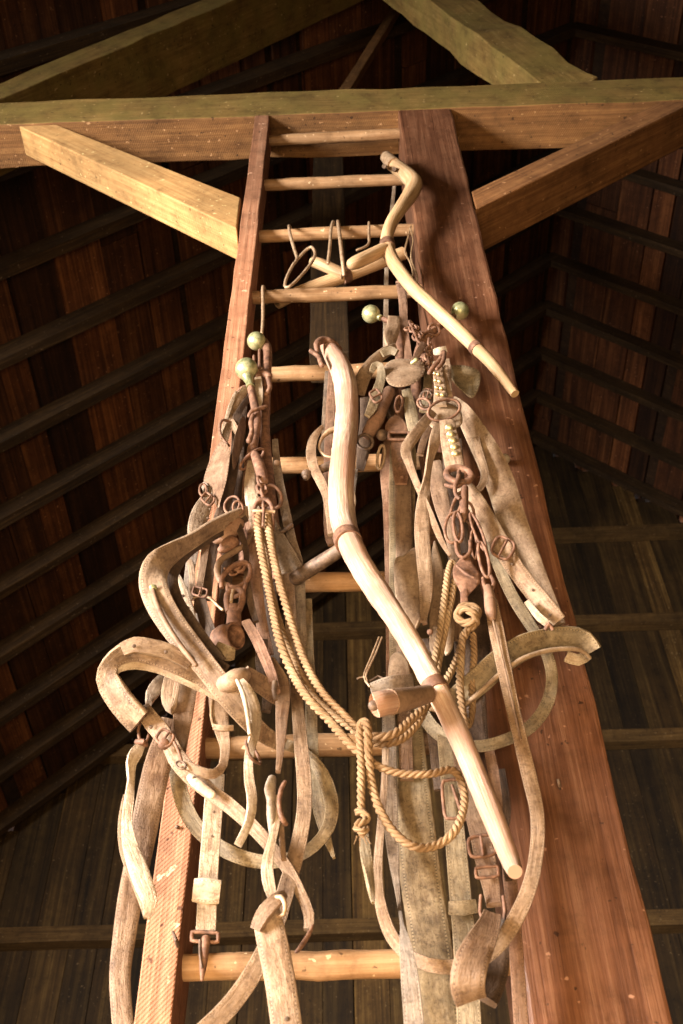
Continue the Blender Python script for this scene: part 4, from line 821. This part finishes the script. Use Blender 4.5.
ribbon('cheek_strap', [(438, 424, 8, -.112), (435, 440, 12, -.115, 15), (430, 458, 9, -.11, 40), (427, 478, 8, -.105, 35), (423, 504, 13, -.10), (422, 530, 15), (424, 560, 15), (426, 585, 14, -.10), (425, 603, 12), (423, 622, 6)], 'tan', t)
ribbon('nose_strap', [(433, 424, 8, -.09), (424, 440, 7), (420, 455, 7)], 'brown', t)
# iron bit plate with chains
t = T('bit_chain', 458, 480, -.11, 'rusty oval buckle plate with hanging chain links under the brass-studded strap', 'chain')
tube('buckle_plate', circ(459, 475, 12.5, 7, 8, 0, 0, 16, -.122), 'rust', t, -.12, 7.5, closed=True, n=10)
tube('plate_bar', [(446, 485, 4, -.12), (455, 487, 5, -.122), (466, 482, 5, -.12), (472, 478, 4, -.12)], 'rust', t, n=8, dome=(True, True))
tube('hook', [(459, 471, 4, -.125), (458, 480, 5, -.13), (455, 486, 4.5, -.13), (456, 495, 4), (460, 499, 4)], 'rust', t, n=8)
tube('swivel', [(465, 488, 7, -.125), (464, 500, 9, -.125), (464, 514, 8, -.125), (463, 521, 5, -.12)], 'rust', t, n=10, dome=(True, True))
def link(cx, cy, rx, ry, rot, d=3.4, Y=-.12): tube('chain_link', circ(cx, cy, rx, ry, rot, .006, 0, 14, Y), 'rust', t, Y, d, closed=True, n=7)
link(457, 505, 4, 14, 22); link(453, 528, 8, 15, 5); link(458, 527, 4.5, 15, -6, 3.6, -.126); link(469, 513, 5, 11, -10, 3)
link(478, 532, 3.5, 20, -22, 3.2); link(484, 560, 4.5, 18, -12, 3.6, -.12); link(474, 545, 3, 14, -5, 2.8, -.115)
tube('open_link', [(456, 542, 4, -.12), (457, 552, 4), (463, 558, 4), (470, 552, 4), (470, 541, 3.6)], 'rust', t, n=8)
t = T('snap_hook', 465, 575, -.12, 'flat bottle-shaped iron snap at the top of the rope knot', 'snap')
pad('body', [(463, 553), (469, 554), (472, 562), (479, 573), (480, 582), (474, 590), (468, 597), (468, 606), (461, 607), (460, 592), (454, 580), (453, 568), (459, 560)], 'rust', t, -.115, .006, .004)
tube('spring', [(457, 566, 2.6, -.124), (466, 574, 3.4, -.128), (474, 578, 3, -.126)], 'rust', t, n=8)
# long looped rein
t = T('driving_rein', 497, 620, -.12, 'long narrow rein looping from the chain down to the bottom and back up', 'rein')
tube('snap', [(483, 578, 4, -.12), (485, 588, 4.5), (491, 590, 4.5), (494, 583, 4.5), (491, 576, 4)], 'rust', t, n=8)
tube('snap_head', [(488, 588, 9, -.122), (490, 600, 12), (491, 612, 12), (492, 618, 8)], 'red', t, n=12, dome=(True, True))
ribbon('strap', [(491, 602, 13, -.115), (496, 628, 15), (503, 662, 15, -.12), (511, 700, 14), (520, 738, 14, -.125), (529, 775, 15), (537, 812, 14, -.13), (537, 848, 14), (530, 885, 15, -.14), (515, 920, 16), (495, 948, 16, -.145), (472, 963, 15), (442, 967, 14, -.14), (414, 959, 13), (392, 937, 13, -.13), (380, 902, 11), (378, 865, 9, -.12), (381, 825, 8), (384, 790, 7, -.11), (386, 750, 7)], 'tan', t, th=.007)
tube('centre_seam', [(493, 620, 2.2, -.124), (503, 662, 2.2, -.128), (512, 701, 2.2), (521, 740, 2.2, -.133)], 'brown', t, n=6)
# broad pale strap lying on the post
one(ribbon('broad_strap', [(452, 400, 10, -.05), (462, 410, 16, -.055), (474, 430, 22, -.055), (489, 457, 27, -.055), (501, 485, 29, -.05), (512, 520, 29, -.045), (523, 550, 28, -.04), (535, 580, 26, -.04), (547, 605, 22, -.035), (558, 626, 16, -.03)], 'tan_plain', None, crown=.004), 'broad pale strap arching down over the face of the post', 'strap')
t = T('buckled_strap', 500, 545, -.1, 'tan strap with a square rusty buckle and punched holes slanting down over the post', 'strap')
ribbon('strap', [(462, 484, 16, -.09), (472, 497, 19, -.09), (485, 517, 19, -.095), (500, 544, 20, -.10), (515, 568, 18, -.10), (530, 588, 18), (545, 606, 19, -.10), (558, 622, 18, -.09)], 'tan', t)
buckle(503, 548, 20, 19, 28, 3.4, t, -.112)
holes([(512, 564), (533, 590), (550, 615)], t, -.105, 1.6)
ribbon('end_edge', [(527, 602, 6, -.105), (540, 618, 8, -.11), (550, 625, 7, -.105)], 'cream', t)
one(ribbon('grey_rein', [(476, 505, 8, -.06), (487, 535, 10), (498, 565, 11), (512, 595, 12), (526, 618, 12), (540, 640, 11), (549, 660, 12, -.06), (552, 682, 12), (546, 706, 13, -.06), (530, 727, 13), (508, 739, 12), (482, 746, 12), (458, 744, 12), (438, 733, 14), (424, 716, 14), (418, 700, 12)], 'olive', None, th=.005), 'greenish strap bent into a wide ring on the post below the stiff curved strap', 'strap')
t = T('back_pad_strap', 525, 650, -.1, 'stiff wide padded strap bowed out over the right edge of the post', 'strap')
ribbon('strap', [(592, 652, 22, -.06, 20), (583, 641, 24, -.07, 15), (566, 638, 25, -.08, 10), (545, 641, 25, -.09), (522, 648, 26, -.10), (500, 662, 26), (480, 680, 26), (458, 698, 24, -.09), (436, 712, 20, -.08)], 'olive', t, th=.008, crown=.003)
tube('stitched_ridge', [(590, 658, 4, -.075), (580, 650, 5, -.09), (562, 649, 5, -.10), (542, 652, 5, -.11), (520, 660, 5, -.118), (500, 674, 5, -.118), (480, 692, 5, -.115), (460, 709, 4, -.10)], 'tan_plain', t, n=8)
ribbon('lining', [(588, 655, 10, -.05), (578, 660, 12, -.055), (566, 656, 12, -.06)], 'cream', t)
tube('staple', [(545, 630, 4, -.11), (549, 624, 5, -.115), (553, 630, 4, -.11)], 'rust', t, n=8)
# centre: wide trace with riveted plate
t = T('wide_trace', 403, 500, -.03, 'very wide dark trace strap with riveted red plates falling down the middle of the ladder', 'strap')
ribbon('strap', [(402, 432, 24, -.02), (403, 460, 27, -.025), (402, 500, 26), (401, 550, 24), (401, 600, 24, -.03), (403, 660, 27), (406, 720, 32), (409, 770, 37, -.03), (414, 820, 40), (421, 880, 42, -.03), (430, 940, 43), (441, 1035, 44, -.03)], 'olive', t, th=.007)
ribbon('overlay', [(402, 438, 15, -.036), (403, 470, 16), (403, 500, 17), (404, 560, 16), (404, 620, 15), (404, 700, 14, -.04), (407, 780, 14)], 'brown', t, th=.005)
ribbon('backing', [(388, 440, 8, -.01), (386, 470, 12), (388, 510, 10), (390, 600, 9), (391, 680, 10)], 'red', t)
pad('top_plate', [(385, 430), (388, 420), (396, 415), (404, 420), (408, 428), (405, 433), (395, 434)], 'red', t, -.05, .005, .003)
ribbon('riveted_plate', [(399, 440, 17, -.048), (400, 455, 17), (401, 472, 16), (401, 484, 12)], 'red', t)
buckle(399, 436, 20, 7, 0, 3.4, t, -.055, prong=False)
for x, y in ((400, 460), (400, 468), (402, 477)): ball('rivet', x, y, 2.4, 'rust', t, -.052, .5, 10)
ringo('side_ring', 381, 457, 3.5, 12, 3, 'tan_plain', t, -.05, 8, .006); ball('joint_knob', 382, 435, 6, 'rust_dark', t, -.05, .8, 12)
one(ribbon('split_trace', [(388, 690, 12, -.045), (389, 740, 14), (390, 800, 15), (393, 850, 12, -.06), (398, 895, 5, -.09), (402, 925, 4, -.15), (405, 942, 11, -.165), (410, 980, 18), (415, 1035, 20)], 'grey', None), 'slim grey strap narrowing, then widening again to the bottom edge, left of the wide trace', 'strap')
t = T('brow_strap', 380, 415, -.05, 'short brown rolled leather with an iron ring under the left oval blinder', 'strap')
tube('roll', [(389, 392, 13, -.05), (382, 405, 15), (376, 420, 16), (368, 434, 13, -.04)], 'red', t, n=12, dome=(True, True))
ringo('ring', 399, 404, 3.5, 8, 3, 'rust', t, -.06, 10); ringo('ring', 365, 442, 8, 7, 3.4, 'rust_dark', t, -.05, 20, .008)
one(ribbon('short_grey_strap', [(406, 390, 9, -.055), (409, 402, 11), (412, 418, 13), (415, 436, 11)], 'olive', None), 'short dark olive strap standing beside the studded bridle ring', 'strap')
t = T('knotted_buckle', 426, 397, -.07, 'small knotted buckle and strap end between blinder and studs', 'buckle')
ribbon('strap', [(428, 366, 8, -.06), (428, 380, 9), (427, 395, 10), (425, 412, 12)], 'olive', t)
ringo('ring', 426, 399, 6, 8, 3, 'rust_dark', t, -.08, 10, .008); ringo('ring', 424, 404, 7, 5, 2.6, 'rust', t, -.085, 30, .008); buckle(428, 394, 8, 9, 15, 2.4, t, -.085)
one(ribbon('long_brown_strap', [(434, 462, 15, -.06), (438, 485, 17), (443, 508, 16), (450, 530, 14), (456, 560, 12), (458, 600, 12), (456, 640, 11)], 'brown', None), 'brown strap with holes straight behind the hanging chain', 'strap')
one(pad('saddle_flap', [(394, 563), (404, 555), (417, 548), (422, 575), (424, 600), (421, 622), (412, 634), (403, 632), (397, 610)], 'tan_plain', None, -.078, .006, .006), 'dusty trapezoid saddle flap right of the wide trace', 'leather')
one(pad('leather_flap', [(434, 541), (439, 552), (443, 570), (443, 600), (440, 630), (436, 655), (430, 650), (429, 610), (430, 570)], 'tan_plain', None, -.065, .006, .004), 'narrow pale leather flap behind the doubled rope', 'leather')
one(pad('leather_flap', [(449, 600), (453, 612), (455, 632), (452, 650), (446, 656), (443, 645), (443, 620)], 'tan_plain', None, -.07, .006, .006), 'small leaf-shaped leather flap left of the rope knot', 'leather')
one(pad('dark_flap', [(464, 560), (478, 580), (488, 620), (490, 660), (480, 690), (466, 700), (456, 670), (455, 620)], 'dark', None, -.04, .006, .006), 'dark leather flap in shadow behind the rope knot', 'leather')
t = T('riveted_strap', 418, 590, -.07, 'short reddish strap over the saddle flap ending in a rivet and wire', 'strap')
ribbon('strap', [(412, 556, 14, -.075), (416, 575, 14), (419, 595, 12), (422, 612, 9), (425, 624, 5)], 'red', t)
tube('wire', [(420, 618, 2, -.08), (414, 632, 2), (409, 648, 2)], 'wire', t, n=6); ball('rivet', 430, 632, 3.2, 'rust', t, -.08, .5, 12)
tube('wire', [(418, 618, 1.6, -.07), (409, 624, 1.6), (404, 634, 1.6)], 'wire', t, n=6)
one(pad('round_leather', [(388, 672), (391, 656), (400, 652), (409, 662), (411, 690), (404, 705), (393, 703), (387, 690)], 'tan_plain', None, -.05, .006, .005), 'rounded leather piece behind the big snath, above its lower nib', 'leather')
t = T('tied_strap', 395, 688, -.1, 'grey strap stub with wires tied on, behind the big snath', 'strap')
ribbon('strap', [(371, 690, 13, -.14), (380, 688, 17), (395, 684, 18), (412, 682, 16, -.12)], 'grey', t)
tube('wire_tie', [(357, 679, 1.8, -.14), (363, 677, 2), (370, 681, 2), (378, 676, 2), (385, 680, 1.6)], 'rust_dark', t, n=6)
for a in (0, 3): tube('wire', [(379+a, 637, 1.5, -.09), (372+a, 655, 1.8, -.11), (364+a*.6, 676, 1.8, -.14), (370, 687, 1.8, -.145)], 'wire', t, n=6)
def st2(name, pts, mat, label, Y=-.03, **k): return one(ribbon(name, pts, mat, None, Y=Y, **k), label, 'strap')
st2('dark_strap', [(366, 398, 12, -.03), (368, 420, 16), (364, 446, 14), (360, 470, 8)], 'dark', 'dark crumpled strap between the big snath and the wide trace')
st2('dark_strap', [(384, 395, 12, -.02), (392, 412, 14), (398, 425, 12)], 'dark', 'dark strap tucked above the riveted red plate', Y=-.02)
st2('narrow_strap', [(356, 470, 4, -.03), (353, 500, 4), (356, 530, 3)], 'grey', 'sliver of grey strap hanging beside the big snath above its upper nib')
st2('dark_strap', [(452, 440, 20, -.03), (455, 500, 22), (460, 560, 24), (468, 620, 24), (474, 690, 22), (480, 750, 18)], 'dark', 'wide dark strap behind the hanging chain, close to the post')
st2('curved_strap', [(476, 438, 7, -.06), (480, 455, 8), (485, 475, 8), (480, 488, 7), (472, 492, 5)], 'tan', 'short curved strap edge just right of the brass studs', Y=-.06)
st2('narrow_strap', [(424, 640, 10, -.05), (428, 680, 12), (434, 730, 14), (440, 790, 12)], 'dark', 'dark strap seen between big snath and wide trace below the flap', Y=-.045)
# lower right belts
t = T('girth_belt', 457, 850, -.08, 'pale belt with a tall buckle and keeper hanging left of the big snath tip', 'belt')
ribbon('strap', [(445, 735, 16, -.06), (448, 765, 17), (452, 800, 19, -.07), (456, 845, 21), (460, 890, 22), (465, 945, 23), (470, 1035, 25, -.08)], 'olive', t, th=.006)
ribbon('keeper', [(449, 908, 13, -.083), (462, 908, 15, -.086), (476, 906, 13, -.083)], 'olive', t)
buckle(453, 799, 19, 38, -5, 3.6, t, -.085, prong=False); tube('prong', [(452, 785, 3, -.085), (463, 816, 4, -.085), (468, 819, 4, -.085)], 'rust', t, n=8)
t = T('crupper_belt', 482, 850, -.11, 'brown belt with two rusty buckles and a leather sling holding the rein loop', 'belt')
ribbon('strap', [(459, 750, 14, -.08), (464, 780, 15, -.085), (473, 812, 17, -.09), (481, 840, 20, -.10), (486, 862, 21), (491, 885, 18), (494, 905, 15, -.11)], 'brown', t, th=.006)
buckle(482, 846, 26, 20, -8, 3.8, t, -.115); buckle(487, 872, 22, 10, -5, 3.4, t, -.115, prong=False)
tube('side_link', [(481, 895, 3.4, -.115), (480, 912, 3.6), (484, 922, 3.4)], 'rust', t, n=8); tube('side_link', [(503, 896, 3.6, -.115), (505, 912, 4), (503, 924, 3.4)], 'rust', t, n=8)
ribbon('sling', [(492, 914, 18, -.15), (489, 925, 22, -.16), (482, 940, 28, -.172), (473, 958, 33, -.18), (468, 976, 35, -.18), (468, 990, 34, -.17), (471, 1000, 32, -.155)], 'brown', t, th=.006, crown=.003)
ribbon('sling_back', [(497, 920, 16, -.12), (499, 945, 20, -.118), (495, 968, 28, -.12), (488, 985, 32, -.13), (482, 998, 32, -.145)], 'dark', t, th=.006)
one(ribbon('shadowed_strap', [(488, 745, 10, -.03), (497, 790, 12), (504, 830, 12), (510, 880, 14), (515, 935, 14), (522, 1035, 15)], 'red', None), 'dim reddish strap lying close on the post edge behind the rein', 'strap')
one(ribbon('shadowed_strap', [(502, 770, 7, -.035), (507, 810, 8), (503, 845, 7), (509, 880, 7)], 'dark', None), 'short dark strap behind the tip of the big snath', 'strap')
# left of the big snath: small tack on the sixth rung
t = T('curved_hook_strap', 318, 455, -.05, 'curved pale leather loop with an iron hook left of the big snath', 'strap')
ribbon('loop', [(322, 427, 4, -.055), (314, 438, 8), (311, 452, 10), (314, 468, 10, -.06), (321, 482, 10), (326, 495, 8), (329, 515, 7), (331, 535, 6)], 'tan', t, th=.006)
tube('iron_bar', [(338, 429, 7, -.05), (330, 431, 6), (322, 438, 4), (319, 448, 3), (325, 456, 3), (333, 457, 3)], 'wire', t, n=8)
tube('hook', [(306, 477, 8, -.055), (311, 473, 6), (319, 470, 8), (332, 465, 10)], 'rust_dark', t, n=8, dome=(True, True)); ball('hook_nut', 306, 474, 5, 'rust_dark', t, -.058, .8, 10)
one(ribbon('back_strap', [(333, 370, 9, -.01), (331, 400, 9), (329, 440, 9), (328, 480, 9), (329, 530, 10), (332, 545, 8)], 'red', None), 'upright reddish strap half hidden by the upper curve of the big snath', 'strap')
one(ribbon('thin_strap', [(327, 372, 4, .0), (325, 400, 4), (323, 440, 4), (323, 455, 4)], 'grey', None), 'very thin grey strap beside the upper curve of the big snath', 'strap')
one(tube('hanging_wire', [(355, 470, 2, -.06), (352, 485, 2.5), (355, 500, 2.5), (353, 520, 2), (357, 535, 2)], 'wire', None, n=6), 'crooked wire hanging right of the big snath at mid-height', 'wire')
# nails and scars on rail and post
for (x, y, l) in ((176, 940, 'bent rusty nail driven in the foot of the ladder rail'), (177, 827, 'nail head in the ladder rail beside the slanting breeching strap')):
    one(tube('nail', [(x-3, y-8, 3, -.012), (x, y, 4, -.02), (x+2, y+6, 5, -.004)] if y > 900 else [(x, y, 4, -.003), (x+.5, y+.5, 4, .004)], 'rust_dark', None, n=8, dome=(True, True)), l, 'nail')
one(ball('peg', 505, 459, 5.5, 'cream', None, -.012, 1.2, 12), 'pale wooden peg in the post beside the broad strap', 'peg')
one(tube('nail', [(558, 779, 3, -.012), (559, 784, 3.4, -.008), (560, 789, 2.4, .002)], 'rust_dark', None, n=6), 'small dark nail in the lower right part of the post', 'nail')
# ------------------------------------------------------------------ light
w = bpy.data.worlds.new('world'); scene.world = w; w.use_nodes = True
bg = w.node_tree.nodes['Background']; bg.inputs[0].default_value = (0.8, 0.9, 1.0, 1); bg.inputs[1].default_value = 0.5
def area(loc, target, sx, sy, power, color):
    l = bpy.data.lights.new('daylight_and_fill', 'AREA'); l.shape = 'RECTANGLE'; l.size = sx; l.size_y = sy; l.energy = power; l.color = color; l.spread = math.radians(105)
    o = bpy.data.objects.new('daylight_and_fill', l); COL.objects.link(o); o.location = loc
    o.rotation_euler = (Vector(target)-Vector(loc)).to_track_quat('-Z', 'Y').to_euler(); return o
# daylight in the hay door; added warm ground-bounce fill in the low doorway
area(((DX0+DX1)/2, YF-0.1, (DZ0+DZ)/2), (0.3, 0.2, (DZ0+DZ)/2+0.2), DX1-DX0, DZ-DZ0, 185, (1.0, 0.945, 0.88))
area(((GX0+GX1)/2, YF-0.1, GZ/2), (0.1, 0, 2.6), GX1-GX0, GZ, 30, (1.0, 0.70, 0.38))  # added fill lamp, imitates warm light bounced off the ground
s = scene.view_settings; s.view_transform = 'Standard'; s.look = 'None'; s.gamma = 1; s.use_curve_mapping = False
s.exposure = 0.95
